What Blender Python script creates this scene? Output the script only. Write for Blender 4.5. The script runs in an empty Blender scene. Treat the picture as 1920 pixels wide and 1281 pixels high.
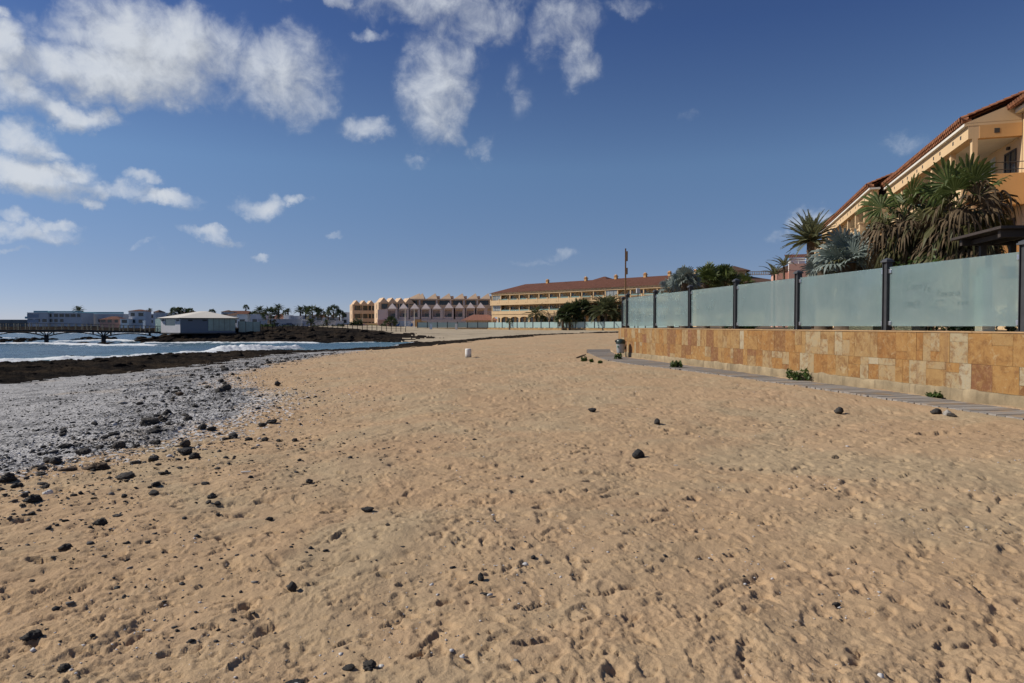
import bpy, bmesh, math, random
import numpy as np
from mathutils import Vector, Matrix
R = math.radians
random.seed(7)
RNG = np.random.default_rng(11)
scene = bpy.context.scene
col = scene.collection

# ------------------------------------------------------------------ camera
F = 1280.0
PITCH = math.atan(29.5 / F)
EYE = 1.6
cam_d = bpy.data.cameras.new("camera"); cam_d.sensor_width = 36; cam_d.lens = 24.0
cam_d.clip_start = 0.05; cam_d.clip_end = 20000
cam = bpy.data.objects.new("camera", cam_d); col.objects.link(cam)
cam.location = (0, 0, EYE); cam.rotation_euler = (math.pi / 2 - PITCH, 0, 0)
scene.camera = cam

# ------------------------------------------------------------------ light
SUN_AZ, SUN_EL = R(-83), R(38)            # azimuth from +Y (ahead), negative = to the left
SUN_DIR = Vector((math.sin(SUN_AZ) * math.cos(SUN_EL), math.cos(SUN_AZ) * math.cos(SUN_EL), math.sin(SUN_EL)))
sun_d = bpy.data.lights.new("sun", 'SUN'); sun_d.energy = 4.4; sun_d.angle = R(0.5); sun_d.color = (1.0, .93, .82)
sun = bpy.data.objects.new("sun", sun_d); col.objects.link(sun)
sun.rotation_euler = SUN_DIR.to_track_quat('Z', 'Y').to_euler(); sun.location = (-40, 0, 60)
scene.view_settings.view_transform = 'Standard'; scene.view_settings.look = 'None'
scene.view_settings.gamma = 1; scene.view_settings.exposure = 0.0
scene.cycles.max_bounces = 6; scene.cycles.transparent_max_bounces = 12

world = bpy.data.worlds.new("World"); scene.world = world; world.use_nodes = True
wn, wl = world.node_tree.nodes, world.node_tree.links
wn.clear()
def wnode(t, **k):
    n = wn.new(t)
    for a, b in k.items(): setattr(n, a, b)
    return n
def wmath(op, a, b=None, clamp=False):
    n = wnode('ShaderNodeMath', operation=op, use_clamp=clamp)
    for i, v in enumerate((a, b)):
        if v is None: continue
        if isinstance(v, (int, float)): n.inputs[i].default_value = v
        else: wl.new(v, n.inputs[i])
    return n.outputs[0]
sky = wnode('ShaderNodeTexSky', sky_type='NISHITA', sun_disc=False)
sky.sun_elevation = SUN_EL; sky.sun_rotation = SUN_AZ; sky.altitude = 0
sky.air_density = .6; sky.dust_density = .2; sky.ozone_density = 6.0; sky.altitude = 1500
geo = wnode('ShaderNodeTexCoord')
sep = wnode('ShaderNodeSeparateXYZ'); wl.new(geo.outputs['Generated'], sep.inputs[0])
az = wmath('ARCTAN2', sep.outputs[0], sep.outputs[1]); el = wmath('ARCSINE', sep.outputs[2])
ae = wnode('ShaderNodeCombineXYZ'); wl.new(az, ae.inputs[0]); wl.new(el, ae.inputs[1])
# how strongly the clear sky glows at each height above the horizon
gr = wnode('ShaderNodeValToRGB'); wl.new(wmath('DIVIDE', el, math.pi / 2, True), gr.inputs[0])
ge = gr.color_ramp.elements
for _ in range(4): ge.new(.5)
for i_, (d_, c_) in enumerate(((0, (.60, .465, .455)), (4.4, (.73, .56, .48)), (12.8, (.94, .84, .70)), (23, (.60, .615, .69)), (50, (.55, .58, .66)), (90, (.55, .58, .66)))):
    ge[i_].position = d_ / 90; ge[i_].color = (*c_, 1)
skyc = wnode('ShaderNodeMix', data_type='RGBA', blend_type='MULTIPLY'); skyc.inputs[0].default_value = 1
wl.new(sky.outputs[0], skyc.inputs[6]); wl.new(gr.outputs[0], skyc.inputs[7])
# cloud puffs: azimuth, elevation (degrees), half width, half height, weight
def azel(px, py): 
    a = math.atan((px - 960) / F); e = math.atan((611 - py) / math.hypot(F, px - 960)); return a, e
PUFFS = [  # px, py, half w, half h, weight
 (290, 85, 190, 62, 1.0), (240, 140, 190, 52, 1.05), (150, 60, 60, 30, .75), (400, 110, 70, 50, .7), (520, 130, 110, 70, .78), (575, 190, 50, 40, .55),
 (20, 95, 75, 60, 1.0), (50, 180, 90, 40, .85), (140, 213, 85, 26, .85), (5, 15, 30, 14, .8), (50, 268, 75, 36, .8), (100, 285, 40, 16, .75),
 (60, 335, 130, 36, .95), (130, 320, 50, 24, .85), (215, 355, 80, 20, .7), (270, 335, 36, 14, .7), (170, 378, 26, 12, .6), (315, 378, 66, 18, .85), (480, 380, 52, 22, .72),
 (558, 374, 26, 10, .7), (60, 440, 100, 20, .7), (120, 428, 40, 14, .7), (30, 410, 50, 14, .5), (400, 440, 66, 12, .55),
 (812, 165, 64, 88, .78), (850, 130, 52, 56, .58), (840, 235, 40, 34, .58), (785, 140, 44, 56, .52), (690, 240, 52, 26, .72), (790, 10, 150, 44, .56), (900, 36, 90, 52, .54), (640, 0, 120, 18, .52), (850, 66, 60, 36, .38), (700, 75, 40, 14, .45),
 (1060, 60, 62, 60, .52), (1085, 115, 40, 52, .52), (1010, 80, 40, 40, .38), (1180, 8, 60, 18, .34), (965, 180, 34, 60, .26), (900, 275, 30, 20, .4), 
 (1520, 400, 46, 26, .55), (1470, 440, 40, 20, .32), (1670, 275, 50, 24, .30), (1300, 228, 30, 14, .20), (1050, 480, 34, 12, .32), (990, 494, 50, 10, .26), (785, 292, 26, 12, .35), (490, 482, 26, 8, .5), (620, 435, 24, 8, .35), (280, 480, 30, 8, .35), (20, 478, 60, 8, .4)]
def cloud_field(offs):
    v = wnode('ShaderNodeVectorMath', operation='ADD'); wl.new(ae.outputs[0], v.inputs[0]); v.inputs[1].default_value = (offs[0], offs[1], 0)
    nz = wnode('ShaderNodeTexNoise'); nz.inputs['Scale'].default_value = 14; nz.inputs['Detail'].default_value = 7; nz.inputs['Roughness'].default_value = .58
    wl.new(v.outputs[0], nz.inputs['Vector'])
    c = wnode('ShaderNodeVectorMath', operation='SUBTRACT'); wl.new(nz.outputs['Color'], c.inputs[0]); c.inputs[1].default_value = (.5, .5, .5)
    s = wnode('ShaderNodeVectorMath', operation='SCALE'); wl.new(c.outputs[0], s.inputs[0]); s.inputs['Scale'].default_value = .085
    w = wnode('ShaderNodeVectorMath', operation='ADD'); wl.new(v.outputs[0], w.inputs[0]); wl.new(s.outputs[0], w.inputs[1])
    acc = None
    for px, py, hw, hh, wt in PUFFS:
        a, e = azel(px, py)
        ca = math.cos(a)
        sa = 1.2 * hw / F * ca * ca; se = 1.2 * hh / math.hypot(F, px - 960)
        d = wnode('ShaderNodeVectorMath', operation='SUBTRACT'); wl.new(w.outputs[0], d.inputs[0]); d.inputs[1].default_value = (a, e, 0)
        m = wnode('ShaderNodeVectorMath', operation='MULTIPLY'); wl.new(d.outputs[0], m.inputs[0]); m.inputs[1].default_value = (1 / sa, 1 / se, 0)
        l = wnode('ShaderNodeVectorMath', operation='LENGTH'); wl.new(m.outputs[0], l.inputs[0])
        q = wnode('ShaderNodeMapRange', interpolation_type='SMOOTHSTEP'); wl.new(l.outputs['Value'], q.inputs[0])
        q.inputs[1].default_value = 0.15; q.inputs[2].default_value = 1.3; q.inputs[3].default_value = wt; q.inputs[4].default_value = 0
        acc = q.outputs[0] if acc is None else wmath('MAXIMUM', acc, q.outputs[0])
    n2 = wnode('ShaderNodeTexNoise'); n2.inputs['Scale'].default_value = 26; n2.inputs['Detail'].default_value = 9; n2.inputs['Roughness'].default_value = .62; n2.inputs['Distortion'].default_value = .35
    wl.new(v.outputs[0], n2.inputs['Vector'])
    f = wmath('MULTIPLY', wmath('SUBTRACT', n2.outputs[0], .5), 1.25)
    return acc, wmath('ADD', acc, f)
acc0, d0 = cloud_field((0, 0))
mr = wnode('ShaderNodeMapRange', interpolation_type='SMOOTHSTEP'); wl.new(wmath('MULTIPLY', d0, wmath('MINIMUM', wmath('MULTIPLY', acc0, 4.0), 1.0)), mr.inputs[0])
mr.inputs[1].default_value = .02; mr.inputs[2].default_value = 1.12; mr.inputs[3].default_value = 0; mr.inputs[4].default_value = .93
cover = mr.outputs[0]
# relief of the cloud: density nearer the sun (up and left) shades what lies behind it
acc1, d1 = cloud_field((-.018, .022))
rel = wnode('ShaderNodeMapRange', clamp=True); wl.new(wmath('SUBTRACT', d0, d1), rel.inputs[0])
rel.inputs[1].default_value = -.35; rel.inputs[2].default_value = .3; rel.inputs[3].default_value = .72; rel.inputs[4].default_value = 1.0
cc = wnode('ShaderNodeVectorMath', operation='SCALE'); cc.inputs[0].default_value = (4.35, 4.6, 4.95); wl.new(rel.outputs[0], cc.inputs['Scale'])
mixc = wnode('ShaderNodeMix', data_type='RGBA'); wl.new(cover, mixc.inputs[0]); wl.new(skyc.outputs[2], mixc.inputs[6]); wl.new(cc.outputs[0], mixc.inputs[7])
bg = wnode('ShaderNodeBackground'); wl.new(mixc.outputs[2], bg.inputs[0]); bg.inputs[1].default_value = .15
wo = wnode('ShaderNodeOutputWorld'); wl.new(bg.outputs[0], wo.inputs[0])
world.cycles.sampling_method = 'MANUAL'; world.cycles.sample_map_resolution = 512

# ------------------------------------------------------------------ helpers
def at(px, py, Y):
    """world point seen at pixel (px, py) of the 1920-wide picture, at depth Y"""
    cx, cy = (px - 960) / F, (640.5 - py) / F
    dy = math.cos(PITCH) + cy * math.sin(PITCH); dz = cy * math.cos(PITCH) - math.sin(PITCH)
    k = Y / dy
    return Vector((cx * k, Y, EYE + dz * k))

def tag(o, label=None, cat=None, group=None, kind=None):
    if label: o['label'] = label
    if cat: o['category'] = cat
    if group: o['group'] = group
    if kind: o['kind'] = kind
    return o
def empty(name, loc=(0, 0, 0), rz=0, label=None, cat=None, group=None):
    o = bpy.data.objects.new(name, None); col.objects.link(o); o.empty_display_size = .2
    o.location = loc; o.rotation_euler = (0, 0, rz)
    return tag(o, label, cat, group)
def copy_tree(o, parent=None):
    c = o.copy(); col.objects.link(c)
    if parent is not None: c.parent = parent
    for ch in list(o.children): copy_tree(ch, c)
    return c

class MB:
    def __init__(s): s.v = []; s.f = []; s.m = []; s.sm = []
    def add(s, vs, fs, mi=0, smooth=False):
        b = len(s.v); s.v.extend([tuple(v) for v in vs])
        for f in fs: s.f.append(tuple(b + i for i in f)); s.m.append(mi); s.sm.append(smooth)
        return s
    def box(s, x0, x1, y0, y1, z0, z1, mi=0, M=None):
        vs = [(x, y, z) for z in (z0, z1) for y in (y0, y1) for x in (x0, x1)]
        if M is not None: vs = [tuple(M @ Vector(v)) for v in vs]
        return s.add(vs, [(0, 2, 3, 1), (4, 5, 7, 6), (0, 1, 5, 4), (2, 6, 7, 3), (0, 4, 6, 2), (1, 3, 7, 5)], mi)
    def quad(s, a, b, c, d, mi=0): return s.add([a, b, c, d], [(0, 1, 2, 3)], mi)
    def prism(s, poly, z0, z1, mi=0, M=None):
        n = len(poly); vs = [(x, y, z0) for x, y in poly] + [(x, y, z1) for x, y in poly]
        if M is not None: vs = [tuple(M @ Vector(v)) for v in vs]
        fs = [tuple(range(n))[::-1], tuple(range(n, 2 * n))] + [(i, (i + 1) % n, n + (i + 1) % n, n + i) for i in range(n)]
        return s.add(vs, fs, mi)
    def tube(s, pts, rad, n=8, mi=0, cap=True, smooth=True):
        pts = [Vector(p) for p in pts]
        if isinstance(rad, (int, float)): rad = [rad] * len(pts)
        vs = []
        for i, p in enumerate(pts):
            t = (pts[min(i + 1, len(pts) - 1)] - pts[max(i - 1, 0)]).normalized()
            up = Vector((0, 0, 1)) if abs(t.z) < .9 else Vector((1, 0, 0))
            a = t.cross(up).normalized(); b = a.cross(t)
            for k in range(n):
                w = 2 * math.pi * k / n
                vs.append(p + (a * math.cos(w) + b * math.sin(w)) * rad[i])
        fs = []
        for i in range(len(pts) - 1):
            for k in range(n):
                fs.append((i * n + k, i * n + (k + 1) % n, (i + 1) * n + (k + 1) % n, (i + 1) * n + k))
        s.add(vs, fs, mi, smooth)
        if cap:
            b = len(s.v) - len(vs)
            for ring, rev in ((0, True), (len(pts) - 1, False)):
                f = tuple(b + ring * n + k for k in range(n)); s.f.append(f[::-1] if not rev else f); s.m.append(mi); s.sm.append(False)
        return s
    def lathe(s, prof, n=16, c=(0, 0, 0), mi=0, smooth=True):
        vs = [(c[0] + r * math.cos(2 * math.pi * k / n), c[1] + r * math.sin(2 * math.pi * k / n), c[2] + z) for r, z in prof for k in range(n)]
        fs = [(i * n + k, i * n + (k + 1) % n, (i + 1) * n + (k + 1) % n, (i + 1) * n + k) for i in range(len(prof) - 1) for k in range(n)]
        s.add(vs, fs, mi, smooth); b = len(s.v) - len(vs)
        s.f.append(tuple(b + k for k in range(n))[::-1]); s.m.append(mi); s.sm.append(False)
        s.f.append(tuple(b + (len(prof) - 1) * n + k for k in range(n))); s.m.append(mi); s.sm.append(False)
        return s
    def xf(s, T): s.v = [tuple(T @ Vector(v_)) for v_ in s.v]; return s
    def build(s, name, mats, parent=None, bevel=0, loc=None):
        me = bpy.data.meshes.new(name); me.from_pydata(s.v, [], s.f)
        if not isinstance(mats, (list, tuple)): mats = [mats]
        for m in mats: me.materials.append(m)
        me.polygons.foreach_set('material_index', s.m); me.polygons.foreach_set('use_smooth', s.sm)
        me.update()
        o = bpy.data.objects.new(name, me); col.objects.link(o)
        if parent is not None: o.parent = parent
        if loc is not None: o.location = loc
        if bevel:
            b = o.modifiers.new('bevel', 'BEVEL'); b.width = bevel; b.segments = 2; b.limit_method = 'ANGLE'; b.angle_limit = R(40)
        return o

def np_mesh(name, V, Fq, mat, smooth=True, attrs=None, kind=None):
    """V (n,3), Fq (m,k) -> object"""
    me = bpy.data.meshes.new(name); n, m, k = len(V), len(Fq), Fq.shape[1]
    me.vertices.add(n); me.vertices.foreach_set('co', np.ascontiguousarray(V, dtype=np.float32).ravel())
    me.loops.add(m * k); me.loops.foreach_set('vertex_index', np.ascontiguousarray(Fq, dtype=np.int32).ravel())
    me.polygons.add(m); me.polygons.foreach_set('loop_start', np.arange(0, m * k, k, dtype=np.int32))
    me.polygons.foreach_set('loop_total', np.full(m, k, dtype=np.int32))
    me.polygons.foreach_set('use_smooth', np.full(m, smooth, dtype=bool))
    me.update(calc_edges=True)
    for an, av in (attrs or {}).items():
        a = me.attributes.new(an, 'FLOAT', 'POINT'); a.data.foreach_set('value', np.ascontiguousarray(av, dtype=np.float32))
    me.materials.append(mat)
    o = bpy.data.objects.new(name, me); col.objects.link(o)
    if kind: o['kind'] = kind
    return o

# ------------------------------------------------------------------ materials
class NT:
    def __init__(s, name):
        s.m = bpy.data.materials.new(name); s.m.use_nodes = True
        s.n, s.l = s.m.node_tree.nodes, s.m.node_tree.links
        s.b = s.n['Principled BSDF']; s.out = s.n['Material Output']
    def node(s, t, **k):
        n = s.n.new(t)
        for a, b in k.items(): setattr(n, a, b)
        return n
    def set(s, inp, v):
        if hasattr(v, 'is_linked') or isinstance(v, bpy.types.NodeSocket): s.l.new(v, inp)
        else: inp.default_value = v
    def coord(s, kind='Object'):
        if kind == 'World': return s.node('ShaderNodeNewGeometry').outputs['Position']
        return s.node('ShaderNodeTexCoord').outputs[kind]
    def noise(s, vec, scale, detail=4, rough=.55, dist=0, color=False):
        n = s.node('ShaderNodeTexNoise'); s.l.new(vec, n.inputs['Vector'])
        n.inputs['Scale'].default_value = scale; n.inputs['Detail'].default_value = detail
        n.inputs['Roughness'].default_value = rough; n.inputs['Distortion'].default_value = dist
        return n.outputs['Color' if color else 0]
    def ramp(s, fac, stops, interp='LINEAR'):
        r = s.node('ShaderNodeValToRGB'); s.l.new(fac, r.inputs[0]); r.color_ramp.interpolation = interp
        e = r.color_ramp.elements
        while len(e) < len(stops): e.new(.5)
        for i, (p, c) in enumerate(stops):
            e[i].position = p; e[i].color = (c, c, c, 1) if isinstance(c, (int, float)) else (*c, 1)
        return r.outputs[0]
    def mix(s, fac, a, b, blend='MIX'):
        m = s.node('ShaderNodeMix', data_type='RGBA', blend_type=blend)
        s.set(m.inputs[0], fac)
        for i, v in ((6, a), (7, b)):
            s.set(m.inputs[i], (*v, 1) if isinstance(v, tuple) and len(v) == 3 else v)
        return m.outputs[2]
    def math(s, op, a, b=0.0, clamp=False):
        m = s.node('ShaderNodeMath', operation=op, use_clamp=clamp); s.set(m.inputs[0], a); s.set(m.inputs[1], b); return m.outputs[0]
    def attr(s, name): return s.node('ShaderNodeAttribute', attribute_name=name).outputs['Fac']
    def bump(s, h, strength=.5, dist=.02, prev=None):
        b = s.node('ShaderNodeBump'); s.l.new(h, b.inputs['Height']); b.inputs['Strength'].default_value = strength; b.inputs['Distance'].default_value = dist
        if prev is not None: s.l.new(prev, b.inputs['Normal'])
        return b.outputs[0]
    def fin(s, color=None, rough=None, normal=None, metal=None, spec=None):
        if color is not None: s.set(s.b.inputs['Base Color'], (*color, 1) if isinstance(color, tuple) and len(color) == 3 else color)
        if rough is not None: s.set(s.b.inputs['Roughness'], rough)
        if normal is not None: s.l.new(normal, s.b.inputs['Normal'])
        if metal is not None: s.b.inputs['Metallic'].default_value = metal
        if spec is not None: s.b.inputs['Specular IOR Level'].default_value = spec
        return s.m

def stained(name, c, var=.18, scale=1.2, rough=.8, bump=.15, bscale=25, dirt=.12, spec=.3, metal=0):
    """painted / plastered surface with broad tone variation, streaky dirt and fine grain"""
    t = NT(name); v = t.coord('World')
    a = t.noise(v, scale, 6, .6); fine = t.noise(v, bscale, 3, .6)
    lo = tuple(x * (1 - var) for x in c); hi = tuple(min(1, x * (1 + var * .6)) for x in c)
    base = t.ramp(a, [(.3, lo), (.7, hi)])
    mp = t.node('ShaderNodeMapping'); t.l.new(v, mp.inputs[0]); mp.inputs['Scale'].default_value = (2.2, 2.2, .25)
    st = t.ramp(t.noise(mp.outputs[0], 1.6, 5, .65), [(.52, 0.0), (.75, 1.0)])
    base = t.mix(t.math('MULTIPLY', st, dirt * 2), base, tuple(x * .55 for x in c))
    return t.fin(base, rough, t.bump(fine, bump, .01), metal, spec)

M = {}
def plain(name, c, rough=.6, metal=0, spec=.4, var=.12, scale=3):
    t = NT(name); v = t.coord('World')
    n = t.noise(v, scale, 5, .6)
    return t.fin(t.ramp(n, [(.3, tuple(x * (1 - var) for x in c)), (.7, tuple(min(1, x * (1 + var)) for x in c))]), rough, None, metal, spec)
# ------------------------------------------------------------------ numpy noise
_perm = RNG.permutation(256); _perm = np.concatenate([_perm, _perm, _perm])
_ga = RNG.random(256) * 2 * np.pi; _gx, _gy = np.cos(_ga).astype(np.float32), np.sin(_ga).astype(np.float32)
def pn(x, y):
    xi = np.floor(x).astype(np.int64); yi = np.floor(y).astype(np.int64)
    xf = (x - xi).astype(np.float32); yf = (y - yi).astype(np.float32)
    def g(a, b, dx, dy):
        h = _perm[_perm[(xi + a) & 255] + ((yi + b) & 255)] & 255
        return _gx[h] * dx + _gy[h] * dy
    u = xf * xf * xf * (xf * (xf * 6 - 15) + 10); w = yf * yf * yf * (yf * (yf * 6 - 15) + 10)
    n00 = g(0, 0, xf, yf); n10 = g(1, 0, xf - 1, yf); n01 = g(0, 1, xf, yf - 1); n11 = g(1, 1, xf - 1, yf - 1)
    a = n00 + u * (n10 - n00); b = n01 + u * (n11 - n01)
    return (a + w * (b - a)) * 1.5
def fbm(x, y, f, oct=4, gain=.5, seed=0):
    s = np.zeros(np.shape(x), np.float32); a = 1.0
    for o in range(oct):
        s += a * pn(x * f + seed * 17.3 + o * 5.1, y * f - seed * 9.7 + o * 3.3); a *= gain; f *= 2.03
    return s
def ridge(x, y, f, oct=4, gain=.55, seed=0):
    s = np.zeros(np.shape(x), np.float32); a = 1.0
    for o in range(oct):
        s += a * (1 - 2 * np.abs(pn(x * f + seed * 11.3 + o * 7.1, y * f + seed * 6.1 + o * 2.3))); a *= gain; f *= 2.1
    return s
def sstep(x, a, b):
    t = np.clip((x - a) / (b - a), 0, 1); return t * t * (3 - 2 * t)
def seg_dist(x, y, pts):
    d = np.full(np.shape(x), 1e9)
    for (ax, ay), (bx, by) in zip(pts[:-1], pts[1:]):
        vx, vy = bx - ax, by - ay; L = vx * vx + vy * vy + 1e-9
        t = np.clip(((x - ax) * vx + (y - ay) * vy) / L, 0, 1)
        d = np.minimum(d, np.hypot(x - ax - t * vx, y - ay - t * vy))
    return d
def inside(x, y, poly):
    c = np.zeros(np.shape(x), bool); n = len(poly)
    for i in range(n):
        (x1, y1), (x2, y2) = poly[i], poly[(i + 1) % n]
        if y1 == y2: continue
        c ^= ((y1 > y) != (y2 > y)) & (x < (x2 - x1) * (y - y1) / (y2 - y1) + x1)
    return c

SEA = -1.2
CTRL = [(0,0,0),(-2,3,0),(3,3,0),(0,8,0),(5,6,.02),(0,15,0),(-4,6,-.03),(6,15,.05),(0,25,0),(-4,15,-.06),(4,30,.05),(0,40,0),(-5,28,-.05),(0,55,0),(5,50,.08),
 (9.4,12.7,.06),(7.5,23,.08),(5.6,34,.1),(12,5,.06),(20,20,.1),(20,50,.2),(40,10,.1),(40,90,.3),(-7,45,-.12),(-4,62,-.08),(0,-8,0),(30,-8,0),
 (-6.6,8.8,-.24),(-5.5,12,-.2),(-6.2,16.6,-.2),(-9.2,22,-.27),(-11,25,-.33),(-13.6,35.4,-.5),(-15.3,50,-.75),(-15.7,61.5,-.88),
 (-12,12,-.55),(-12,18,-.55),(-5,2,-.14),(-9,4,-.4),(-15,5,-.68),(-16,25,-.68),(-17,35,-.75),
 (-21.6,28.8,-.92),(-21.6,33.4,-.92),(-20.6,38,-.92),(-19.4,44.4,-.92),(-20.5,52.5,-.93),(-22,20,-.9),(-22,10,-.9),(-22,-5,-.9),
 (-34.9,46.5,-1.2),(-32.9,52,-1.2),(-32.6,58.8,-1.2),(-30.9,62.9,-1.2),(-28,70.3,-1.2),(-22.8,73,-1.2),(-19,76,-1.2),(-16.5,81,-1.2),(-15.1,97,-1.2),
 (-28,40,-1.0),(-27,50,-1.02),(-26,60,-1.08),(-30,30,-1.05),
 (-50,46,-2.2),(-45,60,-2.2),(-38,75,-2.2),(-30,85,-2.4),(-25,95,-2.2),(-40,100,-2.2),(-80,60,-2.5),(-36,20,-1.3),(-36,0,-1.3),(-60,10,-2.3),(-140,30,-2.8),(-320,-10,-2.9),(-320,100,-2.9),
 (-20,100,-1.7),(-18,108,-1.5),(-15,112,-1.2),(-9.3,70,-.6),(-6.1,71.5,-.3),(-2.5,79,0),(3,96,.1),(13.5,123,.2),(30,130,.3),
 (-9,85,-.92),(-6,92,-.72),(-8,100,-.62),(0,112,-.15),(8,130,-.05),(-8,140,0),(-8,185,.45),(20,165,.5),(-20,150,.05),(-30,170,.3),(-14,122,-.7),(-11,112,-.85),
 (-20,116,-1.2),(-30,114,-1.2),(-45,114,-1.2),(-55,116,-1.2),(-66,121,-1.2),(-30,124,.25),(-45,123,.25),(-60,124,.2),(-20,130,.25),(-14,150,.25),(-70,130,-1.0),(-75,160,-1.25),(-78,200,-1.25),
 (-30,150,.85),(-55,150,.75),(-60,200,1.35),(-30,200,1.2),(-45,200,1.4),(-100,310,1.6),(0,250,1.1),(60,250,1.2),(0,330,1.8),(-50,250,2.2),(150,330,2),(150,150,.8),(150,0,.3),(-200,330,1.3),(-320,330,.8),(-200,296,-1.1),(-120,290,-1.1),(-320,310,-1.1),
 (-80,145,-1.9),(-110,160,-2.4),(-130,130,-2.3),(-100,110,-2.1),(-95,200,-2.0),(-140,230,-2.2),(-220,250,-2.3),(-320,220,-2.6),(-78,118,-1.9)]
_C = np.array(CTRL, float)
def _k(r2): return np.where(r2 > 1e-9, r2 * np.log(r2 + 1e-12), 0.0)
_S = 50.0
_P = _C[:, :2] / _S
_n = len(_P)
_A = np.zeros((_n + 3, _n + 3)); _A[:_n, :_n] = _k(((_P[:, None] - _P[None]) ** 2).sum(-1)) + np.eye(_n) * 2e-5
_A[:_n, _n] = 1; _A[:_n, _n + 1:] = _P; _A[_n, :_n] = 1; _A[_n + 1:, :_n] = _P.T
_w = np.linalg.solve(_A, np.concatenate([_C[:, 2], [0, 0, 0]]))
def zbase(x, y):
    x = np.asarray(x, float); y = np.asarray(y, float); sh = x.shape
    xc = np.clip(x.ravel(), -320, 150) / _S; yc = np.clip(y.ravel(), -10, 330) / _S
    out = np.empty(xc.size)
    for i in range(0, xc.size, 20000):
        a, b = xc[i:i + 20000], yc[i:i + 20000]
        r2 = (a[:, None] - _P[None, :, 0]) ** 2 + (b[:, None] - _P[None, :, 1]) ** 2
        out[i:i + 20000] = _k(r2) @ _w[:_n] + _w[_n] + _w[_n + 1] * a + _w[_n + 2] * b
    return np.clip(out, -3, 3.2).reshape(sh)

CEDGE = [(-9,1),(-8,5),(-6.8,8.0),(-6.3,9),(-5.9,10.2),(-5.6,11.2),(-5.6,12.9),(-6.3,16.6),(-8.6,20),(-9.6,22.2),(-11.2,25),(-13.6,35.4),(-15.3,49.9),(-15.7,61.5),(-17,72)]
PEB_POLY = [(-12,-30)] + CEDGE + [(-20.4,65),(-20.5,52.5),(-19.4,44.4),(-20.6,38),(-21.6,33.4),(-21.6,28.8),(-22,20),(-23,-30)]
SAND_POLY = [(-12,-30)] + CEDGE + [(-13,69),(-9.3,70),(-6.1,71.5),(-2.5,79),(3,96),(13.5,123),(40,160),(300,160),(300,-30)]
BEACH_POLY = [(-14.6,113),(-8,101),(0,113),(8,131),(20,147),(60,165),(100,165),(100,300),(-60,300),(-66,205),(-40,140),(-27,132),(-18,128),(-13,126),(-20,119)]
def classes(X, Y):
    d = np.clip(np.hypot(X, Y) / 40, .4, 1.6)
    jx = X + fbm(X, Y, .35, 5, .62, 3) * 1.6 * d; jy = Y + fbm(X, Y, .35, 5, .62, 4) * 1.8 * d
    c = np.full(X.shape, 2, np.int8)                         # 2 lava rock / seabed
    c[inside(jx, jy, BEACH_POLY)] = 3                        # 3 far beach
    c[(Y > 236) & (zbase(X, Y) > -1.0) & (X > -78 + 8 * fbm(X, Y, .05, 2, .5, 5))] = 3
    c[inside(jx, jy, PEB_POLY)] = 1
    c[inside(jx, jy, SAND_POLY)] = 0
    c[(X > 3) & (Y < 100) & (Y > 60)] = 0
    return c
def detail(X, Y, c, zb):
    z = zb.astype(np.float32).copy()
    D = np.hypot(X, Y + 4)
    s = c == 0
    x, y = X[s], Y[s]
    dd = D[s]
    h = .05 * fbm(x, y, .28, 3, .5, 1) + .020 * fbm(x, y, 1.5, 3, .5, 2)
    trod = fbm(x, y, 3.1, 3, .5, 5)
    h += .0070 * np.maximum(trod, -.4) * np.clip(.9 + dd / 20, .9, 2.2)
    h += .0052 * (np.abs(fbm(x, y, 5.2, 2, .5, 6)) - .3) * np.clip(.8 + dd / 18, .8, 2.4)
    mask = sstep(fbm(x, y, .8, 3, .5, 7), -.25, .45)
    near = np.clip(1.6 - dd / 22, 0, 1)
    h += near * (.22 + mask) * .0030 * fbm(x, y, 17, 3, .65, 8)
    h += near * sstep(fbm(x, y, .9, 2, .5, 9), .05, .4) * .0065 * ridge(x, y, 24, 2, .6, 9)
    # wind-combed scrapes running down to the left
    u, v = x * .83 + y * .55, -x * .55 + y * .83
    comb = sstep(-x - .15 * y, .5, 3.5)
    h += comb * .014 * ridge(u * .35, v * 1.6, 1.9, 3, .55, 12) * np.clip(1.5 - dd / 25, 0, 1)
    z[s] += h
    p = c == 1; x, y = X[p], Y[p]
    z[p] += .05 * fbm(x, y, .3, 3, .5, 13) + .016 * np.abs(fbm(x, y, 4, 3, .6, 14)) + .02 * ridge(x, y, 1.3, 3, .5, 15)
    r = c == 2; x, y = X[r], Y[r]
    far = np.clip((D[r] - 60) / 60, 0, 1)
    headland = far * np.clip((zb[r] + 1.35) / .5, 0, 1)
    z[r] += (.075 + .045 * headland) * ridge(x, y, .75, 6, .68, 16) - .05 + (1 - headland) * .13 * ridge(x, y, .22, 3, .6, 18) * np.clip((seg_dist(x, y, [(-22, 0), (-22, 20), (-21.6, 28.8), (-21.6, 33.4), (-20.6, 38), (-19.4, 44.4), (-20.5, 52.5), (-20.4, 65), (-17, 72)]) - 1.5) / 4, 0, 1)
    b = c == 3; x, y = X[b], Y[b]
    z[b] += .06 * fbm(x, y, .25, 4, .55, 17)
    return z
def ground(x, y):
    X = np.array([x], float); Y = np.array([y], float)
    return float(detail(X, Y, classes(X, Y), zbase(X, Y))[0])
def hit(px, py, it=9):
    """where the line of sight through a pixel of the photograph meets the beach"""
    z = 0.0
    for _ in range(it):
        cy = (640.5 - py) / F
        dy = math.cos(PITCH) + cy * math.sin(PITCH); dz = cy * math.cos(PITCH) - math.sin(PITCH)
        Y = (z - EYE) / dz * dy; X = (px - 960) / F * Y / dy
        z = .5 * z + .5 * float(zbase(np.array([X]), np.array([Y]))[0])
    return X, Y, ground(X, Y)

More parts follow.
